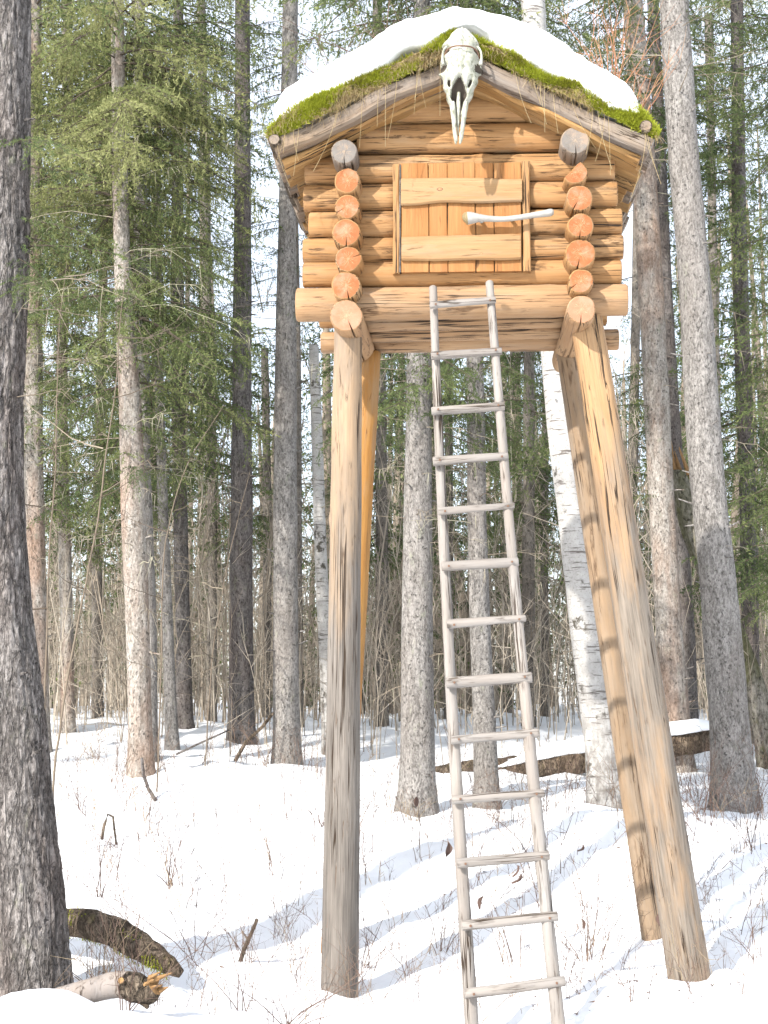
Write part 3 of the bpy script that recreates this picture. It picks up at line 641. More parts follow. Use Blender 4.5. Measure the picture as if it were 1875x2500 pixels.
# ------------------------------------------------------------------ trees
def catmull(pts, vals, step):
    pts = np.array(pts, float); L = np.concatenate([[0], np.cumsum(np.linalg.norm(np.diff(pts, axis=0), axis=1))])
    n = max(4, int(L[-1]/step)); q = np.linspace(0, L[-1], n)
    m = np.gradient(pts, L, axis=0); v = np.array(vals, float)
    k = np.clip(np.searchsorted(L, q, 'right')-1, 0, len(L)-2); h = L[k+1]-L[k]; u = (q-L[k])/h
    a, b, c, d = (2*u**3-3*u**2+1), (u**3-2*u**2+u)*h, (-2*u**3+3*u**2), (u**3-u**2)*h
    return a[:, None]*pts[k]+b[:, None]*m[k]+c[:, None]*pts[k+1]+d[:, None]*m[k+1], np.interp(q, L, v)
def trunk_mesh(name, path, rad, mat, sides=20, step=.12, seed=0, rough=.05, ridge=0.0, stubs=0, base_flare=.25, cap=True, zbase=None):
    pp, rr = catmull(path, rad, step); n = len(pp); zb = pp[0, 2] if zbase is None else zbase
    fl = 1+base_flare*np.exp(-np.maximum(pp[:, 2]-zb, 0)/.18); rr = rr*fl
    an = np.arange(sides)*2*math.pi/sides
    C = np.stack([np.cos(an), np.sin(an)], -1)
    V = np.zeros((n, sides, 3)); V[..., :2] = C[None]*rr[:, None, None]
    q = np.concatenate([np.broadcast_to(C[None]*2.2, (n, sides, 2)), np.broadcast_to((pp[:, 2]*1.5)[:, None, None], (n, sides, 1))], -1)
    dr = rough*2*fbm(q, seed, 3)+.04*fl[:, None]*(fl[:, None]-1)*np.sin(an*5+seed)[None]
    if ridge:
        q2 = np.concatenate([np.broadcast_to(C[None]*9, (n, sides, 2)), np.broadcast_to((pp[:, 2]*7)[:, None, None], (n, sides, 1))], -1)
        rg = 1-np.abs(fbm(q2, seed+5, 3))*3.2; dr = dr - ridge*np.clip(rg, 0, 1)**2
    V[..., :2] *= (1+dr)[..., None]
    V += pp[:, None, :]
    ii = np.arange(n*sides).reshape(n, sides); a = ii[:-1]; b = np.roll(a, -1, 1); d = ii[1:]; c = np.roll(d, -1, 1)
    A = Acc(); A.quads(V.reshape(-1, 3), np.stack([a, b, c, d], -1).reshape(-1, 4), .3)
    if stubs:
        rng = np.random.default_rng(seed+77); k = rng.integers(int(n*.08), max(int(n*.8), int(n*.08)+1), stubs); az = rng.uniform(0, 6.28, stubs)
        dv = np.stack([np.cos(az), np.sin(az), rng.uniform(-.3, .5, stubs)], -1); ln = rng.uniform(.02, .12, stubs)
        b0 = pp[k]+dv*(rr[k]*.8)[:, None]; t = np.linspace(0, 1, 3)[None, :, None]
        V2, Q2 = tubes(b0[:, None]+dv[:, None]*(ln+rr[k]*.2)[:, None, None]*t, np.stack([np.full(stubs, .014), np.full(stubs, .009), np.full(stubs, .005)], 1), 5); A.quads(V2, Q2, .1)
    return A.mesh(name, [mat])
def rotz(a): c, s = math.cos(a), math.sin(a); return np.array([[c, -s, 0], [s, c, 0], [0, 0, 1.]])
def roty(a): c, s = math.cos(a), math.sin(a); return np.array([[c, 0, s], [0, 1, 0], [-s, 0, c]])

def proto_bough(seed, hang=.4, needle=.033, wid=.0085, dens=1.0, stp=.045):       # a drooping spruce bough about 1.3 m long
    rng = np.random.default_rng(seed); L = 1.3; A = Acc()
    def stem(t): return np.stack([L*t*(1-.06*t), .05*np.sin(t*5+seed)*t, L*(.06*t-.42*t**2+.16*t**3)], -1)
    t = np.linspace(0, 1, 8); V, Q = tubes(stem(t)[None], np.linspace(.011, .002, 8)[None], 3); A.quads(V, Q, .0)
    ts = np.repeat(np.arange(.12, 1.0, stp), 2); sd = np.tile([1, -1], len(ts)//2); n = len(ts)
    ts = ts+rng.uniform(-.02, .02, n); b = stem(ts)
    isH = rng.random(n) < hang; ang = rng.uniform(.7, 1.15, n)
    d = np.stack([np.cos(ang), sd*np.sin(ang), rng.uniform(-.35, .05, n)], -1)
    d[isH] = np.stack([rng.uniform(-.1, .35, isH.sum()), sd[isH]*rng.uniform(.05, .5, isH.sum()), np.full(isH.sum(), -1.)], -1)
    d /= np.linalg.norm(d, axis=1, keepdims=True)
    ln = np.where(isH, rng.uniform(.10, .30, n), (.42*(1-.62*ts))*rng.uniform(.6, 1.15, n))
    kk = np.linspace(0, 1, 4)[None, :, None]; pts = b[:, None]+d[:, None]*ln[:, None, None]*kk; pts[..., 2] -= (ln[:, None]*.30*np.linspace(0, 1, 4)[None]**2)
    sidev = np.cross(d, rng.normal(size=(n, 3))); sidev /= np.linalg.norm(sidev, axis=1, keepdims=True)
    A.tris(np.stack([pts[:, 0]-sidev*.002, pts[:, 0]+sidev*.002, pts[:, -1]], 1), .02)
    m = np.maximum((ln/.0125*dens).astype(int), 4); idx = np.repeat(np.arange(n), m); s = rng.uniform(.05, 1, len(idx))
    base = pts[idx, 0]+(d[idx]*ln[idx, None])*s[:, None]; base[:, 2] -= ln[idx]*.30*s**2
    nd = d[idx]*.65+rng.normal(size=(len(idx), 3))*.5; nd /= np.linalg.norm(nd, axis=1, keepdims=True)
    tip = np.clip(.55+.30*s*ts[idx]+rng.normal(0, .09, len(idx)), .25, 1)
    A.tris(blades(base, nd, rng.uniform(.7, 1.2, len(idx))*needle, np.full(len(idx), wid), rng), np.repeat(tip, 3))
    return np.concatenate(A.V), np.concatenate(A.F), np.concatenate(A.T)
BOUGH = [proto_bough(k, .25+.07*k, .036, .0105, 1.15) for k in range(6)]
MIDB = [proto_bough(20+k, .35, .052, .017, .6, .055) for k in range(5)]
FARB = [proto_bough(40+k, .4, .11, .042, .22, .13) for k in range(4)]
def add_boughs(acc, path, spec, rng, protos=None):
    # spec: z0, z1, n, L0, L1, az centre, az spread, tint shift
    z0_, z1_, n, L0, L1, azc, azs, sh = spec; pz = np.array(path); protos = protos or BOUGH
    o = np.argsort(pz[:, 2]); pz = pz[o]
    for k in range(n):
        z = rng.uniform(z0_, z1_); b = np.array([np.interp(z, pz[:, 2], pz[:, 0]), np.interp(z, pz[:, 2], pz[:, 1]), z])
        V, Fc, T = protos[rng.integers(len(protos))]; s = rng.uniform(L0, L1)/1.3
        R = rotz(azc+rng.uniform(-azs, azs)) @ roty(rng.uniform(-.15, .40)) @ np.diag([1, rng.uniform(.75, 1.1), 1])
        acc.V.append((V*s) @ R.T+b); acc.F.append(Fc+acc.n); acc.n += len(V)
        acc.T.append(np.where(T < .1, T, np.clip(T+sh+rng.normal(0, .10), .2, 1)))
def add_dead(acc, path, z0_, z1_, n, L0, L1, rng, azc=0, azs=math.pi, tint=.55, r=.006, up=.0):
    pz = np.array(path); pz = pz[np.argsort(pz[:, 2])]
    z = rng.uniform(z0_, z1_, n); b = np.stack([np.interp(z, pz[:, 2], pz[:, 0]), np.interp(z, pz[:, 2], pz[:, 1]), z], -1)
    az = azc+rng.uniform(-azs, azs, n); L = rng.uniform(L0, L1, n); k = 7; t = np.linspace(0, 1, k)[None]
    dr = np.stack([np.cos(az), np.sin(az)], -1); dro = rng.uniform(.05, .65, n)[:, None]-up; cv = rng.normal(0, .18, n)[:, None]
    px = b[:, :1]+L[:, None]*(dr[:, :1]*t-dr[:, 1:]*cv*t**2); py = b[:, 1:2]+L[:, None]*(dr[:, 1:]*t+dr[:, :1]*cv*t**2); pz_ = b[:, 2:]+L[:, None]*(.12*t-dro*t**2+.25*dro*t**3)
    Pt = np.stack([px, py, pz_], -1)+rng.normal(0, .012, (n, k, 3))*L[:, None, None]
    V, Q = tubes(Pt, r*L[:, None]/L1*(1.05-.9*t), 3); tt = np.clip(tint*.8+rng.normal(0, .18, n), 0, 1); acc.quads(V, Q, np.repeat(tt, k*3))
    m = 5; idx = np.repeat(np.arange(n), m); s = rng.uniform(.25, .98, len(idx)); f = s*(k-1); i0 = np.minimum(f.astype(int), k-2); fr = (f-i0)[:, None]
    b2 = Pt[idx, i0]*(1-fr)+Pt[idx, i0+1]*fr; T = Pt[idx, i0+1]-Pt[idx, i0]; T /= np.linalg.norm(T, axis=1, keepdims=True)
    d = T*.7+rng.normal(size=(len(idx), 3))*.55+np.array([0, 0, -.25]); d /= np.linalg.norm(d, axis=1, keepdims=True); l = rng.uniform(.12, .42, len(idx))*L[idx]*(1.1-s*.6)
    tt2 = np.linspace(0, 1, 4)[None, :, None]; P2 = b2[:, None]+d[:, None]*l[:, None, None]*tt2; P2[..., 2] -= .25*l[:, None]*np.linspace(0, 1, 4)[None]**2; P2 += rng.normal(0, .02, P2.shape)*l[:, None, None]
    V, Q = tubes(P2, (r*.42)*np.ones((len(idx), 1))*(1.05-.8*np.linspace(0, 1, 4)[None]), 3); acc.quads(V, Q, np.repeat(np.clip(tt[idx]+.1, 0, 1), 12))
    return Pt
def lichen(acc, Pt, rng, n, l0=.05, l1=.2):
    nb, k, _ = Pt.shape; i = rng.integers(0, nb, n); j = rng.integers(2, k, n); b = Pt[i, j]; l = rng.uniform(l0, l1, n); t = np.linspace(0, 1, 3)[None]
    p = np.stack([b[:, :1]+rng.normal(0, .02, (n, 1))*t, b[:, 1:2]+rng.normal(0, .02, (n, 1))*t, b[:, 2:]-l[:, None]*t], -1)
    V, Q = tubes(p, np.full((n, 3), .0028)*(1.1-t), 3); acc.quads(V, Q, np.repeat(rng.uniform(.6, 1, n), 9))

def zpy(py, d): return P(CX, py, d).z
def tree(name, label, cat, px, d, bark_m, top=None, seed=0, sides=20, step=.12, boughs=(), dead=(), stubs=14, group=None, ridge=0.0, rough=.05, flare=.25, grow=True, lich=0, r_top=.07, tilt=0.0, spl=None):
    """px: (x, y, width) photo pixels from the base upwards; the trunk runs on above the frame to height top"""
    rng = np.random.default_rng(seed+1000)
    pts = []; rad = []; yb = px[0][1]
    for x, y, wd in px:
        dd = d+tilt*(yb-y)/1000.0; p = P(x, y, dd); pts.append(p); rad.append(wd*.5*dd/FPX)
    base = Vector((pts[0].x, pts[0].y, G(pts[0].x, pts[0].y)))
    if grow: pts[0].z = min(pts[0].z, base.z)-.15
    if top and top > pts[-1].z+.3:
        dv = (pts[-1]-pts[-2]); dv = dv/dv.z; h = top-pts[-1].z
        pts.append(pts[-1]+dv*h*.5); rad.append((rad[-1]+r_top)*.5*1.05); pts.append(pts[-2]+dv*h); rad.append(r_top)
    root = thing(name, label, cat, base, group)
    pl = [tuple(p-base) for p in pts]
    tm = trunk_mesh('trunk', pl, rad, bark_m, sides, step, seed, rough, ridge, stubs, flare, zbase=0.0)
    link('trunk', tm, root)
    if boughs:
        acc = Acc()
        for y0, y1, n, L0, L1, azc, azs, sh in boughs: add_boughs(acc, pl, (zpy(y1, d)-base.z, zpy(y0, d)-base.z, n, L0, L1, azc, azs, sh), rng, MIDB if d >= 16.9 or y1 <= 0 else BOUGH)
        link('crown', acc.mesh('crown', [M['needle']], False), root)
    if dead:
        acc = Acc()
        for y0, y1, n, L0, L1, azc, azs, ti in dead:
            Pt = add_dead(acc, pl, zpy(y1, d)-base.z, zpy(y0, d)-base.z, n, L0, L1, rng, azc, azs, ti)
            if lich: lichen(acc, Pt, rng, int(lich*n))
        link('dead_twigs', acc.mesh('dead_twigs', [M['dead']]), root, kind='stuff')
    return root
PI = math.pi; AL = PI                    # all round
W, E, N_, S_ = PI, 0.0, PI/2, -PI/2      # left, right, away, towards the camera
GT = 'tall conifers standing in the snow'
tree('spruce_tree', 'huge dark rough-barked trunk cut off by the left edge of the photo', 'tree',
     [(94, 2425, 172), (76, 2230, 164), (56, 2030, 158), (30, 1700, 150), (2, 1470, 146), (-14, 1130, 142), (5, 570, 140), (12, 0, 134)], 7.6, M['bark_big'], 13, 1, 96, .02,
     boughs=[(200, 760, 8, .5, .85, -.5, .6, -.1), (-600, 0, 10, .8, 1.4, 0, PI, 0)], dead=[(600, 900, 4, .6, 1.1, -.2, .4, .25), (900, 1500, 2, .3, .6, -.3, .5, .2)], stubs=12, ridge=.085, rough=.04, flare=.10)
LB_ = [(-900, 0, 20, 1.0, 1.7, 0, AL, 0)]
tree('spruce_tree', 'sunlit pale trunk with orange flakes standing in front of the left thicket', 'tree',
     [(346, 1900, 58), (342, 1750, 56), (328, 1300, 62), (318, 1000, 56), (301, 700, 44), (291, 300, 36), (286, 0, 33)], 13.5, M['bark_warm'], 14, 2, 28, .08,
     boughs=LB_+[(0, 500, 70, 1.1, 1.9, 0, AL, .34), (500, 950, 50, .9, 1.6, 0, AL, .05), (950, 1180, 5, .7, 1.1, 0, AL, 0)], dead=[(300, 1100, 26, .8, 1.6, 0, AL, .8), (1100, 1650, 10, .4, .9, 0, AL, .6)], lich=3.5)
tree('spruce_tree', 'slim grey trunk close behind the sunlit flaking one', 'tree',
     [(366, 1870, 40), (362, 1500, 38), (352, 1200, 38), (345, 700, 37), (341, 300, 31), (338, 0, 30)], 14.6, M['bark_grey'], 14, 3,
     boughs=LB_+[(0, 450, 44, 1.1, 1.8, 0, AL, 0), (450, 1150, 44, .9, 1.6, 0, AL, -.05)], dead=[(300, 1300, 22, .7, 1.4, 0, AL, .7)], lich=2.5)
tree('spruce_tree', 'orange trunk just beside the huge dark one', 'tree',
     [(103, 1810, 46), (92, 1500, 45), (82, 1150, 48), (80, 900, 48), (84, 500, 38), (86, 0, 34)], 15, M['bark_warm'], 14, 4,
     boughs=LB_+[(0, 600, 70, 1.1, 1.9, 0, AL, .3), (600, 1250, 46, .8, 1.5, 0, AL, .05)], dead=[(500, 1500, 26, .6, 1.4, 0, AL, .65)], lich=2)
tree('spruce_tree', 'thin orange-flecked trunk between two wider left trunks', 'tree',
     [(168, 1760, 34), (160, 1400, 32), (150, 1000, 30), (160, 500, 26), (165, 0, 24)], 17, M['bark_warm'], 13, 5,
     boughs=LB_+[(0, 500, 54, 1.1, 1.9, 0, AL, .16), (500, 1300, 70, .8, 1.5, 0, AL, 0)], dead=[(600, 1650, 30, .6, 1.3, 0, AL, .55)], lich=1)
tree('spruce_tree', 'thin straight trunk right of the sunlit flaking pair', 'tree',
     [(424, 1860, 32), (412, 1600, 28), (398, 1250, 25), (388, 900, 22), (384, 300, 18)], 15.5, M['bark_grey'], 9, 6,
     boughs=[(100, 1150, 34, .8, 1.5, 0, AL, -.05)], dead=[(900, 1750, 18, .4, 1.0, 0, AL, .55)])
tree('spruce_tree', 'shaded grey-purple trunk with green boughs above, between thin and broad trunks', 'tree',
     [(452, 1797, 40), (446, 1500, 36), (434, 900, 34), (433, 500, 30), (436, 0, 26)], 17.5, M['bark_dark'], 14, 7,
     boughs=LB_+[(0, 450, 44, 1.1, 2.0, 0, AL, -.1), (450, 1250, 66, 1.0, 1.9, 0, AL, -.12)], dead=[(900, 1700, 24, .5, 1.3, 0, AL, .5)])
tree('spruce_tree', 'straight shaded trunk standing left of the bright one beside the cabin', 'tree',
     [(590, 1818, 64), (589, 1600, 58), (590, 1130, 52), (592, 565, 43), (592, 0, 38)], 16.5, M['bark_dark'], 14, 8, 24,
     boughs=[(-700, 100, 16, .9, 1.4, 0, AL, -.1), (100, 500, 5, .5, .9, W, 1.0, 0), (500, 1000, 9, .5, 1.0, W, 1.3, -.05)], dead=[(100, 1200, 14, .4, 1.0, 0, AL, .45)], stubs=46)
tree('spruce_tree', 'bright dappled trunk standing just left of the cabin', 'tree',
     [(701, 1862, 68), (698, 1600, 62), (697, 1020, 56), (701, 560, 46), (709, 0, 40)], 15, M['bark_grey'], 14, 9, 28, .09,
     boughs=[(-700, 0, 16, .9, 1.5, 0, AL, -.1), (150, 420, 7, .6, 1.1, W, .8, -.15), (480, 800, 6, .5, .9, W, 1.0, -.12), (600, 780, 4, .5, .9, E, .8, -.1)], dead=[(100, 900, 12, .4, 1.0, 0, AL, .35)], stubs=60)
tree('spruce_tree', 'very thin pole trunk half hidden behind the bright dappled trunk', 'tree',
     [(733, 1800, 18), (730, 1400, 16), (728, 900, 14), (722, 500, 12)], 19, M['bark_far'], 9, 10, 12, .2, boughs=[(500, 900, 10, .5, .9, 0, AL, -.1)], dead=[(800, 1500, 12, .3, .7, 0, AL, .4)])
tree('spruce_tree', 'dark broad trunk between the upright stilt and the ladder', 'tree',
     [(1020, 1992, 92), (1019, 1850, 82), (1018, 1470, 75), (1022, 1020, 64), (1026, 500, 50), (1030, 0, 42)], 12.5, M['bark_grey'], 14, 11, 30, .08,
     boughs=LB_+[(-100, 300, 34, 1.0, 1.7, 0, AL, -.08), (780, 1060, 30, .6, 1.3, 0, AL, -.1)], dead=[(850, 1300, 24, .5, 1.1, 0, AL, .6), (1300, 1700, 6, .2, .5, 0, AL, .5)], stubs=20, lich=2)
tree('spruce_tree', 'slim shaded trunk seen between the ladder rails', 'tree',
     [(1190, 1990, 62), (1184, 1800, 54), (1170, 1470, 50), (1160, 900, 42), (1150, 400, 34)], 12.8, M['bark_grey'], 12, 12, 24, .1,
     boughs=[(-500, -60, 12, .9, 1.5, 0, AL, -.15), (-60, 200, 34, 1.0, 1.8, 0, AL, -.05), (780, 1120, 26, .6, 1.2, 0, AL, -.1)], dead=[(850, 1400, 20, .5, 1.0, 0, AL, .6)], lich=2)
tree('birch_tree', 'white-barked birch leaning beside the splayed stilts', 'tree',
     [(1487, 2030, 102), (1476, 1900, 88), (1452, 1700, 80), (1424, 1470, 77), (1379, 1130, 66), (1352, 870, 60), (1320, 400, 62), (1302, 30, 60)], 12, M['birch'], 11.5, 13, 32, .06,
     dead=[(-500, 60, 10, .8, 1.6, 0, AL, .3)], stubs=10, rough=.07, flare=.15)
tree('birch_tree', 'small white birch with a snapped-off top left of the upright stilt', 'tree',
     [(806, 1760, 34), (795, 1600, 32), (785, 1400, 30), (775, 1100, 29), (768, 900, 26), (766, 842, 23)], 16.2, M['birch'], None, 14, 16, .1, dead=[(1000, 1500, 8, .3, .7, 0, AL, .5)], stubs=6)
tree('spruce_tree', 'grey trunk rising behind the roof corner and the fallen log', 'tree',
     [(1666, 1920, 64), (1650, 1760, 68), (1629, 1470, 63), (1610, 1130, 62), (1588, 680, 64), (1562, 250, 56), (1545, 0, 52)], 15.2, M['bark_warm'], 14, 15, 26, .09,
     boughs=LB_+[(-50, 330, 30, .9, 1.7, 0, AL, -.06), (850, 1250, 5, .5, .9, W, 1.0, -.05)], dead=[(0, 500, 16, .6, 1.4, 0, AL, .5), (500, 1600, 12, .3, .8, 0, AL, .4)], stubs=30)
tree('spruce_tree', 'narrow dark trunk close behind the trunk at the roof corner', 'tree',
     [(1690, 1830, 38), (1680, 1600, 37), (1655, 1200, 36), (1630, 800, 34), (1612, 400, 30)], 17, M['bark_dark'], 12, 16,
     boughs=[(-600, 0, 10, .9, 1.6, 0, AL, -.15), (0, 400, 34, .9, 1.7, 0, AL, -.08), (300, 750, 16, .5, 1.1, E, 1.2, -.1)], dead=[(500, 1500, 16, .4, 1.0, 0, AL, .4)])
tree('spruce_tree', 'big pale scaly trunk leaning at the right side of the photo', 'tree',
     [(1797, 1962, 108), (1784, 1800, 95), (1756, 1470, 90), (1723, 1130, 85), (1697, 700, 81), (1666, 340, 78), (1645, 0, 74)], 12.5, M['bark_grey'], 14, 17, 36, .06,
     boughs=[(-800, -50, 18, .9, 1.5, 0, AL, -.1), (-50, 200, 4, .5, .9, E, 1.0, -.1)], dead=[(0, 450, 16, .5, 1.3, 0, AL, .6), (500, 1400, 8, .3, .8, E, 1.2, .7)], stubs=40)
tree('spruce_tree', 'shadowy trunk with drooping green boughs at the right edge', 'tree',
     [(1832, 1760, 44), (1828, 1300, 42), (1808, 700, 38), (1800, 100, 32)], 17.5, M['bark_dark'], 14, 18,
     boughs=LB_+[(0, 500, 28, .9, 1.7, 0, AL, -.12), (500, 900, 18, .8, 1.4, 0, AL, -.12), (850, 1450, 44, .8, 1.6, 0, AL, -.1)], dead=[(300, 1600, 26, .5, 1.2, 0, AL, .45)])
tree('spruce_tree', 'thin dim trunk between the big scaly trunk and the shadowy right one', 'tree',
     [(1760, 1760, 26), (1752, 1200, 25), (1742, 700, 24), (1735, 300, 20)], 20, M['bark_far'], 12, 19, 14, .2,
     boughs=[(-300, 500, 50, .9, 1.7, 0, AL, -.05), (500, 1200, 34, .6, 1.1, 0, AL, -.1)], dead=[(600, 1600, 14, .4, 1.0, 0, AL, .4)])
tree('spruce_tree', 'leafy green conifer reaching in from beyond the right edge', 'tree',
     [(2010, 1760, 60), (2000, 1000, 54), (1990, 300, 44)], 15, M['bark_dark'], 14, 20, 16, .2,
     boughs=LB_+[(0, 500, 32, 1.0, 1.8, W, 1.2, -.02), (500, 900, 20, 1.0, 1.7, W, 1.2, -.05), (850, 1450, 40, .9, 1.6, W, 1.2, -.08)])
far = [(515, 1760, 26, 21, 'dim trunk deep in the shade left of the straight shaded trunk'), (650, 1745, 24, 23, 'dim trunk in the gap between the straight shaded and bright dappled trunks'),
       (930, 1770, 34, 20, 'dim trunk right behind the upright stilt'), (1095, 1755, 24, 22, 'dim narrow trunk just behind the left ladder rail'), (1290, 1765, 34, 20, 'dim trunk between the ladder and the white birch'),
       (1330, 1750, 22, 24, 'faint thin trunk touching the white birch from behind'), (1545, 1750, 30, 22, 'dim trunk between the splayed stilt and the roof-corner trunk'), (240, 1745, 28, 21, 'dim trunk half lost in the left thicket'), (880, 1745, 20, 25, 'faint pole trunk behind the rear orange stilt'), (1240, 1745, 20, 26, 'faint pole trunk right of the ladder')]
for i, (x, y, wd, d, lab) in enumerate(far):
    hi = (x in (650, 1545, 515))
    top_y = 900 if x == 650 else 100
    tree('spruce_tree', lab, 'tree', [(x, y, wd), (x+4-i, 1300, wd*.9), (x-6+i*2, 850, wd*.78)], d, M['bark_far'], 7.5 if x == 650 else 13, 30+i, 14, .2,
         boughs=[(800, 1350, 40, .8, 1.7, 0, AL, -.12)] + ([] if x == 650 else [(-200, 800, 34 if not hi else 12, .9, 1.7, 0, AL, -.12)]), dead=[(900, 1650, 34, .5, 1.4, 0, AL, .45)], stubs=6, group='dim trunks deep in the wood')

# broken birch that leans behind the big scaly trunk
def broken_birch():
    d = 15.6
    px = [(1900, 1930, 62), (1835, 1660, 56), (1750, 1450, 52), (1690, 1300, 50), (1662, 1190, 50), (1650, 1150, 46)]
    root = tree('birch_tree', 'snapped mossy birch leaning behind the big scaly trunk, splintered at the top', 'tree', px, d, M['birch_old'], None, 60, 22, .06, stubs=4, rough=.08)
    base = root.location; rng = np.random.default_rng(3); A = Acc(); c = P(1650, 1150, d)-base; u = (P(1622, 1040, d)-P(1655, 1160, d)).normalized()
    n = 16; b = np.array(c)+rng.normal(0, .045, (n, 3)); l = rng.uniform(.15, .52, n); t = np.linspace(0, 1, 4)[None, :, None]
    dv = np.array(u)+rng.normal(0, .06, (n, 3)); V, Q = tubes(b[:, None]-dv[:, None]*.08+dv[:, None]*l[:, None, None]*t, np.linspace(.026, .004, 4)[None].repeat(n, 0), 4); A.quads(V, Q)
    o = link('splinter', A.mesh('splinter', [M['rawwood']], False), root, kind='stuff'); o['label'] = 'orange splintered wood at the break'
broken_birch()
# trees behind the camera that throw the dappled shade seen on the trunks
def shade_tree(label, x, y, h, seed, n):
    z = G(x, y); root = thing('spruce_tree', label, 'tree', (x, y, z), 'conifers standing outside the frame'); rng = np.random.default_rng(seed)
    pl = [(0, 0, -.2), (0.02, 0, h*.5), (.05, .03, h)]
    link('trunk', trunk_mesh('trunk', pl, [.17, .12, .03], M['bark_dark'], 14, .3, seed), root)
    acc = Acc(); add_boughs(acc, pl, (h*.25, h*.97, n, .8, 1.7, 0, PI, -.05), rng); link('crown', acc.mesh('crown', [M['needle']], False), root)
    return root
SG = 'conifers standing outside the frame'; SLAB = 'tall conifer of the surrounding wood outside the frame'
protoA = shade_tree(SLAB, -7, 13.2, 14, 901, 34); protoB = shade_tree(SLAB, -11.5, 3.9, 14.5, 902, 40)
for k, (x, y, a) in enumerate(((-9, 17, 2), (-6.6, 19.5, 3), (-11.5, 11.5, 4), (-8.2, 22.5, 5), (-12.5, 16.5, .5), (-10, 26, 1.5), (-14, 21, 2.5), (-6.8, 16.2, 2.2), (-16, 14, 3.3), (6.2, 15.5, 3.5), (7.6, 11.5, 4.5), (8.4, 19.5, 5.5), (9, 2, 1.2))):
    src = (protoA, protoB)[k % 2]; r = src.copy(); COL.objects.link(r); r.location = (x, y, G(x, y)); r.rotation_euler = (0, 0, a)
    for ch in src.children:
        c = ch.copy(); COL.objects.link(c); c.parent = r

# ------------------------------------------------------------------ far forest (one mass) and brush
rng = np.random.default_rng(77); fo = Acc(); ft = Acc()
for i in range(135):
    d = rng.uniform(27, 58); px_ = rng.uniform(-250, 2150); low = i >= 62
    if low: d = rng.uniform(24, 44)
    x = (px_-CX)/FPX*d; z = G(x, d)
    top_py = rng.uniform(100, 900)
    if 570 < px_ < 720 or 1480 < px_ < 1600: top_py = rng.uniform(850, 1050)
    if px_ > 1700: top_py = rng.uniform(150, 800)
    if low: top_py = rng.uniform(980, 1480)
    h = zpy(top_py, d)-z; pl = [(x, d, z-.2), (x+rng.normal(0, .1), d, z+h*.5), (x+rng.normal(0, .2), d, z+h)]
    pp, r2 = catmull(pl, [.16, .11, .03], 1.2); V, Q = tubes(pp[None], r2[None], 6); ft.quads(V, Q, .2)
    L1 = min(2.2, .22*h+.75)
    for a in range(4):
        f0 = .12+.22*a; add_boughs(fo, pl, (z+h*f0, z+h*min(f0+.26, .99), 7 if low else 10, L1*(1.05-.23*a)*.6, L1*(1.05-.23*a), 0, PI, -.15), rng, FARB)
    add_dead(ft, pl, z+.3, z+h*.4, 6, .5, 1.6, rng, tint=.35, r=.014)
fr = link('forest', fo.mesh('forest', [M['needle']], False), kind='stuff'); fr['label'] = 'distant mass of dark green conifers closing the view'; fr['category'] = 'forest'
fb = link('forest_trunks', ft.mesh('forest_trunks', [M['brush']]), kind='stuff'); fb['label'] = 'distant thin trunks and bare limbs of the far wood'; fb['category'] = 'forest'

def brush(n, d0, d1, h0, h1, rng, r, sub=6, px0=-100, px1=1980, keep=None, lean=.18, tw=2):
    A = Acc(); d = rng.uniform(d0, d1, n); px_ = rng.uniform(px0, px1, n)
    # clumps
    px_ = px_ + 40*np.sin(px_*.05+d*2)
    x = (px_-CX)/FPX*d; z = gz(x, d)-.03; h = rng.uniform(h0, h1, n)*rng.uniform(.6, 1, n); k = 7; t = np.linspace(0, 1, k)[None]
    az = rng.uniform(0, 6.28, n); ln = np.abs(rng.normal(0, lean, n))
    cx, cy = (np.cos(az)*ln)[:, None], (np.sin(az)*ln)[:, None]; wv = rng.normal(0, .025, (n, k, 3))*h[:, None, None]*t[..., None]
    Pt = np.stack([x[:, None]+h[:, None]*cx*t**1.4, d[:, None]+h[:, None]*cy*t**1.4, z[:, None]+h[:, None]*t*(1-.12*ln[:, None]*t)], -1)+wv
    rr = r*(h[:, None]/h1)**.7*(1.08-.95*t); V, Q = tubes(Pt, rr, 3); tt = np.clip(rng.beta(2, 2, n), 0, 1); A.quads(V, Q, np.repeat(tt, k*3))
    def side(Pt, m, tt, s0, s1, l0, l1, r, segs):
        n, k, _ = Pt.shape; idx = np.repeat(np.arange(n), m); s = rng.uniform(s0, s1, len(idx)); f = s*(k-1); i0 = np.minimum(f.astype(int), k-2); fr = (f-i0)[:, None]
        b = Pt[idx, i0]*(1-fr)+Pt[idx, i0+1]*fr; L = np.linalg.norm(Pt[:, -1]-Pt[:, 0], axis=1)[idx]; T = Pt[idx, -1]-Pt[idx, 0]; T /= np.linalg.norm(T, axis=1, keepdims=True)+1e-9
        dv = T*.8+rng.normal(size=(len(idx), 3))*.5; dv /= np.linalg.norm(dv, axis=1, keepdims=True); l = L*rng.uniform(l0, l1, len(idx))*(1.2-s)
        q = np.linspace(0, 1, segs)[None, :, None]; P2 = b[:, None]+dv[:, None]*l[:, None, None]*q+rng.normal(0, .035, (len(idx), segs, 3))*l[:, None, None]*q; P2[..., 2] += .1*l[:, None]*np.linspace(0, 1, segs)[None]**2
        V, Q = tubes(P2, np.full((len(idx), 1), r)*(1.05-.85*np.linspace(0, 1, segs)[None]), 3); A.quads(V, Q, np.repeat(tt[idx], segs*3)); return P2, tt[idx]
    P2, t2 = side(Pt, sub, tt, .15, .95, .25, .55, r*.5, 4)
    if tw: side(P2, tw, t2, .2, 1, .3, .7, r*.33, 3)
    return A
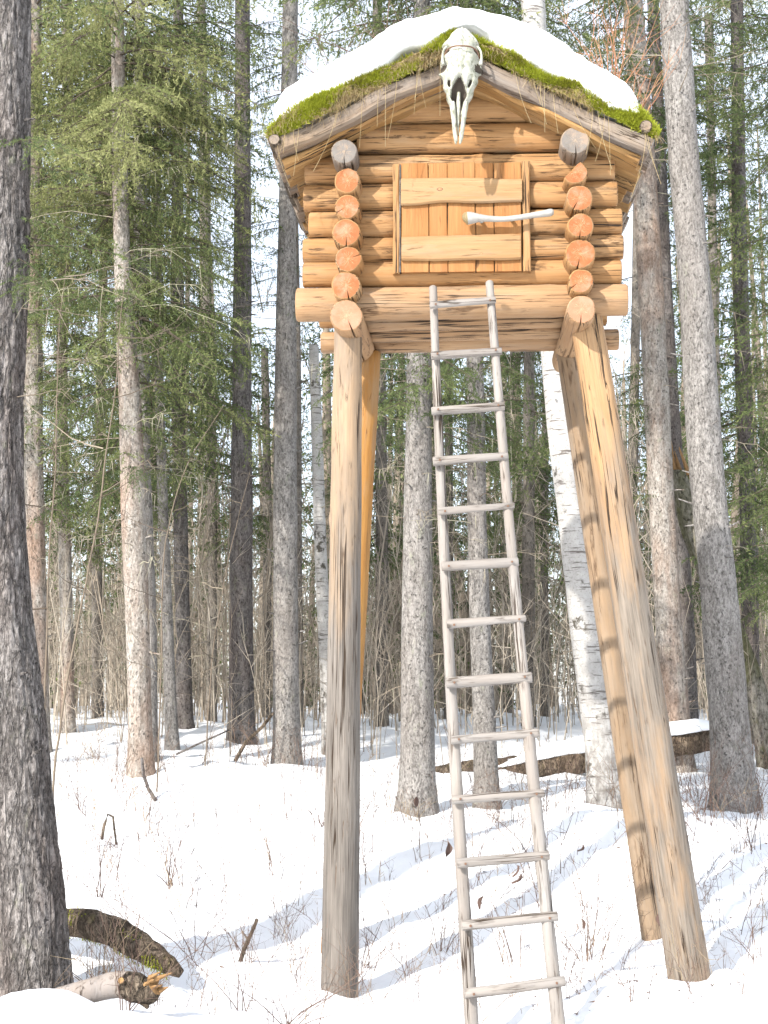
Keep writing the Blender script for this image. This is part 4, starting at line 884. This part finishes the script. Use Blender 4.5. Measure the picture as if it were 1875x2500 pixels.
u1 = link('undergrowth', brush(1500, 15.5, 34, .9, 3.8, rng, .0095, 6, tw=1).mesh('undergrowth', [M['brush']]), kind='stuff'); u1['label'] = 'dense brown tangle of bare brush behind the trunks'; u1['category'] = 'brush'
u2 = link('undergrowth', brush(260, 18, 36, 3.5, 8, rng, .02, 9).mesh('undergrowth', [M['brush']]), kind='stuff'); u2['label'] = 'tall bare saplings crowding the wood behind the brush'; u2['category'] = 'brush'
u3 = link('undergrowth', brush(760, 9.4, 15, .2, .8, rng, .0038, 5, 130, 1900, tw=1, lean=.5).mesh('undergrowth', [M['weed']]), kind='stuff'); u3['label'] = 'thin dry weed stems poking through the snow'; u3['category'] = 'brush'
u4 = link('undergrowth', brush(340, 7.1, 9.6, .15, .65, rng, .0028, 5, 150, 1900, tw=1, lean=.6).mesh('undergrowth', [M['weed']]), kind='stuff'); u4['label'] = 'sparse thin twigs in the nearest snow'; u4['category'] = 'brush'

# ------------------------------------------------------------------ fallen wood
def limb(name, label, cat, px, mat, seed, parent=None, sides=18, step=.04, rough=.08, ridge=0.0, group=None, mats=None):
    pts = [P(x, y, d) for x, y, wd, d in px]; rad = [wd*.5*d/FPX for x, y, wd, d in px]
    base = pts[0].copy(); pp, rr = catmull([tuple(p-base) for p in pts], rad, step)
    V, Q = tubes(pp[None], rr[None], sides); c = np.repeat(pp, sides, 0); n = fbm(V*7+seed, seed, 4); V = c+(V-c)*(1+rough*2*n)[:, None]
    if ridge:
        g = np.clip(1-np.abs(fbm(V*np.array([5, 16, 16])+seed, seed+2, 3))*3, 0, 1); V = c+(V-c)*(1-ridge*g**2)[:, None]
    me = capped(name, V, Q, sides, mats or [mat], 1 if mats else 0)
    o = link(name, me, parent); o.location = base
    if label: tag(o, label, cat, group)
    return o
limb('fallen_log', 'long dark fallen trunk lying under snow behind the ladder and birch', 'log',
     [(905, 1912, 22, 15.6), (960, 1906, 44, 15.5), (1060, 1898, 56, 15.45), (1150, 1886, 60, 15.4), (1300, 1872, 62, 15.3), (1450, 1848, 66, 15.2), (1600, 1824, 66, 15.0), (1700, 1809, 62, 14.95), (1772, 1798, 52, 14.9)], M['bark_log'], 5, sides=26, ridge=.16, mats=[M['bark_log'], M['end_grey']])
def snow_on_log():
    px = [(1190, 1862), (1300, 1836), (1400, 1816), (1500, 1798), (1620, 1776), (1700, 1764), (1768, 1756)]
    d = [15.4, 15.3, 15.25, 15.15, 15.0, 14.9, 14.85]; hh = [.02, .09, .12, .12, .11, .10, .04]
    pts = [tuple(P(x, y+14, dd)) for (x, y), dd in zip(px, d)]; pp, h = catmull(pts, hh, .05); n = len(pp); m = 13
    a = np.linspace(-.35, PI+.35, m); h = h*(1+.3*fbm(pp*2.3, 5, 3))
    V = pp[:, None]+np.stack([0*a[None]*h[:, None], np.cos(a)[None]*(h[:, None]*0+.145), np.sin(a)[None]*h[:, None]], -1); V += (.02*fbm(V*7, 6, 3))[..., None]
    ii = np.arange(n*m).reshape(n, m); q = np.stack([ii[:-1, :-1], ii[1:, :-1], ii[1:, 1:], ii[:-1, 1:]], -1).reshape(-1, 4); q = np.concatenate([q, np.stack([ii[:-1, -1], ii[1:, -1], ii[1:, 0], ii[:-1, 0]], -1)])
    o = link('snow_ridge', mesh_np('snow_ridge', V.reshape(-1, 3), q, 4, None, [M['snow']])); tag(o, 'smooth ridge of snow lying along the fallen trunk', 'snow')
snow_on_log()
ml = limb('mossy_limb', 'curved mossy limb arching out of the snow behind the huge dark trunk', 'branch',
     [(60, 2232, 66, 8.25), (150, 2250, 68, 8.2), (230, 2258, 72, 8.15), (300, 2286, 74, 8.1), (360, 2324, 66, 8.05), (410, 2356, 50, 8.0), (442, 2378, 22, 7.98)], M['bark_log'], 8, sides=26, ridge=.18, mats=[M['bark_log'], M['bark_log']])
A = Acc(); rng = np.random.default_rng(12); lp, lr = catmull([tuple(P(x, y, d)-ml.location) for x, y, wd, d in [(150, 2247, 0, 8.2), (230, 2258, 0, 8.15), (300, 2290, 0, 8.1), (360, 2330, 0, 8.05), (410, 2362, 0, 8.0)]], [.088, .095, .097, .085, .062], .02)
i = rng.integers(0, len(lp), 3000); a = rng.normal(-.3, .5, 3000); dr = np.stack([0*a, -np.cos(a), np.sin(a)], -1); keep = vn(lp[i]*9+dr*1.2, 4) > .02; i, dr = i[keep], dr[keep]
b = lp[i]+dr*lr[i][:, None]*.97; dd = dr+rng.normal(size=b.shape)*.5; dd /= np.linalg.norm(dd, axis=1, keepdims=True)
A.tris(blades(b, dd, rng.uniform(.008, .02, len(b)), rng.uniform(.004, .008, len(b)), rng), np.repeat(rng.uniform(.15, .85, len(b)), 3))
link('moss', A.mesh('moss', [M['moss']], False), ml, kind='stuff')
bl = limb('broken_branch', 'bare grey broken branch with a raw snapped end lying before the huge trunk', 'branch',
     [(70, 2462, 30, 7.05), (130, 2440, 44, 7.05), (220, 2420, 56, 7.05), (290, 2404, 58, 7.05), (325, 2408, 66, 7.04), (355, 2418, 60, 7.03), (372, 2410, 46, 7.02)], M['driftwood'], 9, sides=22, rough=.07, mats=[M['driftwood'], M['rawwood']])
def bl_extra():
    def lc(x, y, d): return P(x, y, d)-bl.location
    pts = [tuple(lc(302, 2402, 7.035)), tuple(lc(330, 2412, 7.02)), tuple(lc(358, 2418, 7.01)), tuple(lc(376, 2406, 7.0))]
    pp, rr = catmull(pts, [.060, .072, .066, .050], .012); V, Q = tubes(pp[None], rr[None], 20); c = np.repeat(pp, 20, 0); V = c+(V-c)*(1+.22*fbm(V*22, 3, 4))[:, None]
    link('knotted_end', capped('knotted_end', V, Q, 20, [M['bark_log'], M['rawwood']], 1), bl)
    rng = np.random.default_rng(5); n = 26; b = np.array(lc(370, 2404, 7.0))+rng.normal(0, .024, (n, 3)); dv = np.array([.8, -.2, .45])+rng.normal(0, .25, (n, 3)); l = rng.uniform(.02, .065, n); t = np.linspace(0, 1, 3)[None, :, None]
    A = Acc(); V, Q = tubes(b[:, None]+dv[:, None]*l[:, None, None]*t, np.linspace(.014, .002, 3)[None].repeat(n, 0), 4); A.quads(V, Q); link('splinter', A.mesh('splinter', [M['rawwood']], False), bl, kind='stuff')
    b0 = lc(345, 2436, 7.0); b1 = lc(362, 2462, 6.99); stick('stub', b0, b1, .03, .008, [M['bark_log'], M['rawwood']], bl, sides=10, rings=4, cham=.002)
    s = lc(305, 2395, 6.99); stick('knot', s, s+Vector((-.012, -.04, .01)), .022, .018, [M['bark_log'], M['rawwood']], bl, sides=12, rings=2, cham=.003)
bl_extra()

# ------------------------------------------------------------------ saplings, sticks, single shrubs
def sapling(label, px, d, seed, tint, mat='dead', nside=9, cat='sapling', name='sapling', L=(.4, 1.0), r=.007, lim=None):
    rng = np.random.default_rng(seed); pts = [P(x, y, d) for x, y, wd in px]; b = pts[0].copy(); b.z = G(b.x, b.y); root = thing(name, label, cat, b)
    pts[0].z = b.z-.08; pl = [tuple(p-b) for p in pts]; pp, rr = catmull(pl, [wd*.36*d/FPX for x, y, wd in px], .12); pp = pp+(.03*fbm(pp*1.7+seed, seed, 3))[:, None]; A = Acc(); V, Q = tubes(pp[None], rr[None], 7); A.quads(V, Q, tint); link('stem', A.mesh('stem', [M[mat]]), root)
    if nside:
        A = Acc(); zz = pp[:, 2]; add_dead(A, pl, zz.max()*.3, zz.max()*.98, nside, L[0], L[1], rng, tint=tint, r=r, up=.75); link('twig', A.mesh('twig', [M[mat]]), root, kind='stuff')
sapling('bent grey sapling leaning up past the huge dark trunk', [(118, 1915, 8), (112, 1750, 7), (120, 1450, 6), (134, 1150, 5), (141, 850, 3), (160, 640, 1.5)], 10.5, 201, .12, nside=10)
sapling('slender sapling slanting strongly across the left thicket', [(128, 1925, 9), (150, 1740, 8), (192, 1500, 7), (243, 1220, 6), (272, 1000, 4), (290, 820, 3), (310, 640, 1.5)], 10.3, 202, .15, nside=12)
sapling('thin bare sapling with upswept twigs before the dim trunks', [(500, 1830, 5), (520, 1600, 4), (560, 1350, 3), (610, 1150, 2)], 14, 203, .15, nside=8, L=(.3, .8))
sapling('bare grey sapling forking in front of the shaded grey-purple trunk', [(385, 1880, 6), (392, 1600, 5), (410, 1300, 4), (460, 1130, 3), (545, 990, 2)], 12.8, 204, .12, nside=8, L=(.3, .9))
def bent(label, px, d, rad, mat, seed, name='stick', cat='stick'):
    pts = [tuple(P(x, y, d)) for x, y in px]; base = np.array(pts[0]); t = np.linspace(0, 1, len(pts)); pp = np.array(pts)-base
    out = [pp[0]]
    for a, b in zip(pp[:-1], pp[1:]): out += [a+(b-a)*.5, b]
    out = np.array(out); V, Q = tubes(out[None], np.linspace(rad, rad*.7, len(out))[None], 8); V += (.12*rad*fbm(V*60, seed, 2))[:, None]
    o = link(name, capped(name, V, Q, 8, [mat])); o.location = Vector(base); tag(o, label, cat); return o
bent('short dark twig bent into a narrow hoop in the snow', [(249, 2050), (254, 2020), (263, 1988), (276, 1994), (280, 2030), (284, 2062)], 10.3, .010, M['bark_log'], 3)
s_ = bent('short upright dark stick with a side prong between tree and upright stilt', [(582, 2362), (596, 2318), (612, 2282), (628, 2244)], 8.45, .014, M['bark_log'], 4)
A = Acc(); q0 = P(606, 2296, 8.45)-s_.location; q1 = P(588, 2268, 8.45)-s_.location; V, Q = tubes(np.array([[tuple(q0), tuple((q0+q1)/2), tuple(q1)]]), np.array([[.008, .005, .002]]), 5); A.quads(V, Q); link('prong', A.mesh('prong', [M['bark_log']]), s_)
bent('dark broken stick leaning in the snow before the flaking trunk', [(380, 1955), (362, 1925), (350, 1890), (346, 1850)], 12.4, .018, M['bark_dark'], 6)
bent('brown slanting stick between the two trunks left of the cabin', [(574, 1858), (600, 1812), (640, 1775), (668, 1740)], 14.2, .02, M['bark_log'], 7)
bent('grey pole leaning low between thin and shaded trunks', [(430, 1842), (480, 1818), (560, 1782)], 14.6, .012, M['bark_dark'], 8)
def shrub(label, px, py, d, h, n, seed, mat='weed', spread=.35, tint=.4, leaves=0, r=.0027, group=None, zoff=None, upz=1.0):
    rng = np.random.default_rng(seed); b = P(px, py, d)
    if zoff is None: b.z = G(b.x, b.y)
    root = thing('bare_shrub', label, 'shrub', b, group); k = 7; t = np.linspace(0, 1, k)[None]; az = rng.uniform(0, 6.28, n); ln = np.abs(rng.normal(0, spread*1.7, n)); hh = h*rng.uniform(.5, 1, n)
    Pt = np.stack([rng.normal(0, .03, n)[:, None]+hh[:, None]*(np.cos(az)*ln)[:, None]*t**1.3, rng.normal(0, .03, n)[:, None]+hh[:, None]*(np.sin(az)*ln)[:, None]*t**1.3, hh[:, None]*t*upz-.04], -1)+rng.normal(0, .02, (n, k, 3))*hh[:, None, None]*t[..., None]
    A = Acc(); V, Q = tubes(Pt, r*(1.1-.9*t)*np.ones((n, 1)), 4); A.quads(V, Q, np.repeat(np.clip(tint+rng.normal(0, .12, n), 0, 1), k*4)); link('stem', A.mesh('stem', [M[mat]]), root, kind='stuff')
    m = n*4; i = rng.integers(0, n, m); j = rng.integers(2, k, m); b2 = Pt[i, j]; dv = (Pt[i, -1]-Pt[i, 0]); dv /= np.linalg.norm(dv, axis=1, keepdims=True); dv = dv*.8+rng.normal(size=(m, 3))*.5; l = h*rng.uniform(.12, .4, m); q = np.linspace(0, 1, 4)[None, :, None]
    P2 = b2[:, None]+dv[:, None]*l[:, None, None]*q+rng.normal(0, .03, (m, 4, 3))*l[:, None, None]*q
    A = Acc(); V, Q = tubes(P2, np.full((m, 1), r*.55)*(1.05-.8*np.linspace(0, 1, 4)[None]), 3); A.quads(V, Q, np.repeat(np.clip(tint+rng.normal(.05, .12, m), 0, 1), 12)); link('twig', A.mesh('twig', [M[mat]]), root, kind='stuff')
    if leaves:
        for _ in range(leaves):
            p = P2[rng.integers(0, m), 3]; s = rng.uniform(.035, .06); g = np.linspace(-1, 1, 5); Vl = []
            for a in range(7):
                f = a/6; wd = s*.38*math.sin(PI*min(f*1.05, 1))**.8
                for c in g: Vl.append((c*wd, .5*s*c*c*.5+.2*s*math.sin(f*4), -f*s*1.6))
            ii = np.arange(35).reshape(7, 5); qd = np.stack([ii[:-1, :-1], ii[1:, :-1], ii[1:, 1:], ii[:-1, 1:]], -1).reshape(-1, 4)
            lf = link('leaf', mesh_np('leaf', np.array(Vl), qd, 4, np.full(35, .2), [M['weed']]), root, Matrix.Translation(Vector(p)) @ Matrix.Rotation(rng.uniform(0, 6.28), 4, 'Z') @ Matrix.Rotation(rng.normal(0, .4), 4, 'X'))
    return root
SH = [(1262, 2290, 8.6, .95, 6, 'twiggy plant with withered brown leaves seen through the ladder', .25, .3, 5), (1440, 2300, 8.6, .75, 12, 'bushy bare shrub just left of the splayed stilts', .45, .45, 3), (300, 2500, 7.0, .55, 9, 'tangled twigs rising before the broken grey branch', .5, .35, 0),
      (600, 2440, 7.6, .75, 6, 'tall reddish forked twig left of the upright stilt foot', .3, .25, 0), (700, 2480, 7.2, .5, 12, 'low spray of twigs at the upright stilt foot', .7, .35, 0), (890, 2330, 8.7, .55, 7, 'small red-stemmed shrub right of the upright stilt', .4, .25, 0),
      (420, 2120, 9.9, .75, 10, 'branching dark twigs on the open snow left of the stilt', .4, .2, 0), (240, 2150, 9.6, .6, 9, 'fine dead stalks close beside the huge trunk', .4, .3, 0), (1720, 2010, 11.2, .85, 12, 'reddish shrub on the mound beside the big scaly trunk', .45, .35, 0), (1835, 2060, 10.6, 1.0, 12, 'tall bare shrub at the right edge below the big scaly trunk', .4, .35, 0),
      (1080, 2300, 8.9, .6, 8, 'sparse pale stalks left of the ladder', .35, .55, 0), (480, 2300, 8.5, .7, 5, 'widely forked thin twig above the mossy limb', .6, .3, 0), (250, 2330, 7.9, .45, 14, 'dry grass and stalks hanging over the mossy limb', .6, .85, 0), (780, 1990, 11.6, .6, 8, 'grey stalks on the snow beyond the upright stilt', .4, .4, 0), (1560, 2480, 7.1, .35, 5, 'small twig in the nearest snow below the splayed stilt', .6, .3, 0), (1000, 1975, 12.1, .3, 12, 'tuft of dry grass at the foot of the dark broad trunk', .5, .9, 0), (1840, 2330, 8.4, .6, 6, 'thin forked weed right of the splayed stilt', .4, .35, 0)]
for i, (x, y, d, h, n, lab, spd, ti, lv) in enumerate(SH): shrub(lab, x, y, d, h, n, 500+i, spread=spd, tint=ti, leaves=lv)
# shrubs rooted in the roof moss behind the ridge
def roof_pt(x, y, yl): q = F(x, y, yl); return O0+AX*q.x+AY*q.y+Vector((0, 0, q.z))
for i, (x, y, yl, h, n, spd, lab, m_) in enumerate(((1320, 190, .55, .85, 16, .35, 'red bare stems sprouting from the snowy roof slope near the birch top', 'redtwig'), (1375, 235, .6, .55, 10, .5, 'low reddish twigs at the lower right end of the snowy roof', 'redtwig'), (840, 120, .6, .55, 12, .8, 'tangled brown twigs showing above the left roof snow', 'weed'), (960, 60, .3, .3, 5, .7, 'few fine twigs at the crest of the roof snow', 'weed'), (730, 160, .5, .4, 7, .9, 'fine pale twigs trailing over the lower left roof snow', 'weed'))):
    b = roof_pt(x, y, yl); a, bb = (b-cam.location), 0
    r_ = shrub(lab, 0, 0, 10, h, n, 700+i, mat=m_, spread=spd, tint=.5, r=.004, zoff=1); r_.location = b-Vector((0, 0, .1))
# litter: needles and bark crumbs dropped on the snow, and small bits on the roof snow
rng = np.random.default_rng(31); n = 2600; d = rng.uniform(7, 15, n); x = (rng.uniform(0, 1875, n)-CX)/FPX*d; keep = vn(np.stack([x*.8, d*.8, x*0], -1), 12)+rng.normal(0, .3, n) > .05; x, d = x[keep], d[keep]
b = np.stack([x, d, gz(x, d)+.004], -1); dv = rng.normal(size=b.shape)*np.array([1, 1, .25]); dv /= np.linalg.norm(dv, axis=1, keepdims=True); A = Acc()
A.tris(blades(b, dv, rng.uniform(.012, .05, len(b)), rng.uniform(.003, .012, len(b)), rng), np.repeat(rng.uniform(0, .5, len(b)), 3))
lt = link('litter', A.mesh('litter', [M['weed']], False), kind='stuff'); lt['label'] = 'scattered needles and bark crumbs on the snow'; lt['category'] = 'litter'
n = 130; k = rng.integers(4, 14, n); j = rng.integers(2, 148, n); b = SV[k, j]+np.array([0, -.003, .002]); dv = rng.normal(size=(n, 3)); dv[:, 1] *= .3; dv /= np.linalg.norm(dv, axis=1, keepdims=True); A = Acc()
A.tris(blades(b, dv, rng.uniform(.008, .05, n), rng.uniform(.002, .006, n), rng), np.repeat(rng.uniform(0, .6, n), 3)); link('fallen_needles', A.mesh('fallen_needles', [M['weed']], False), cap, kind='stuff')
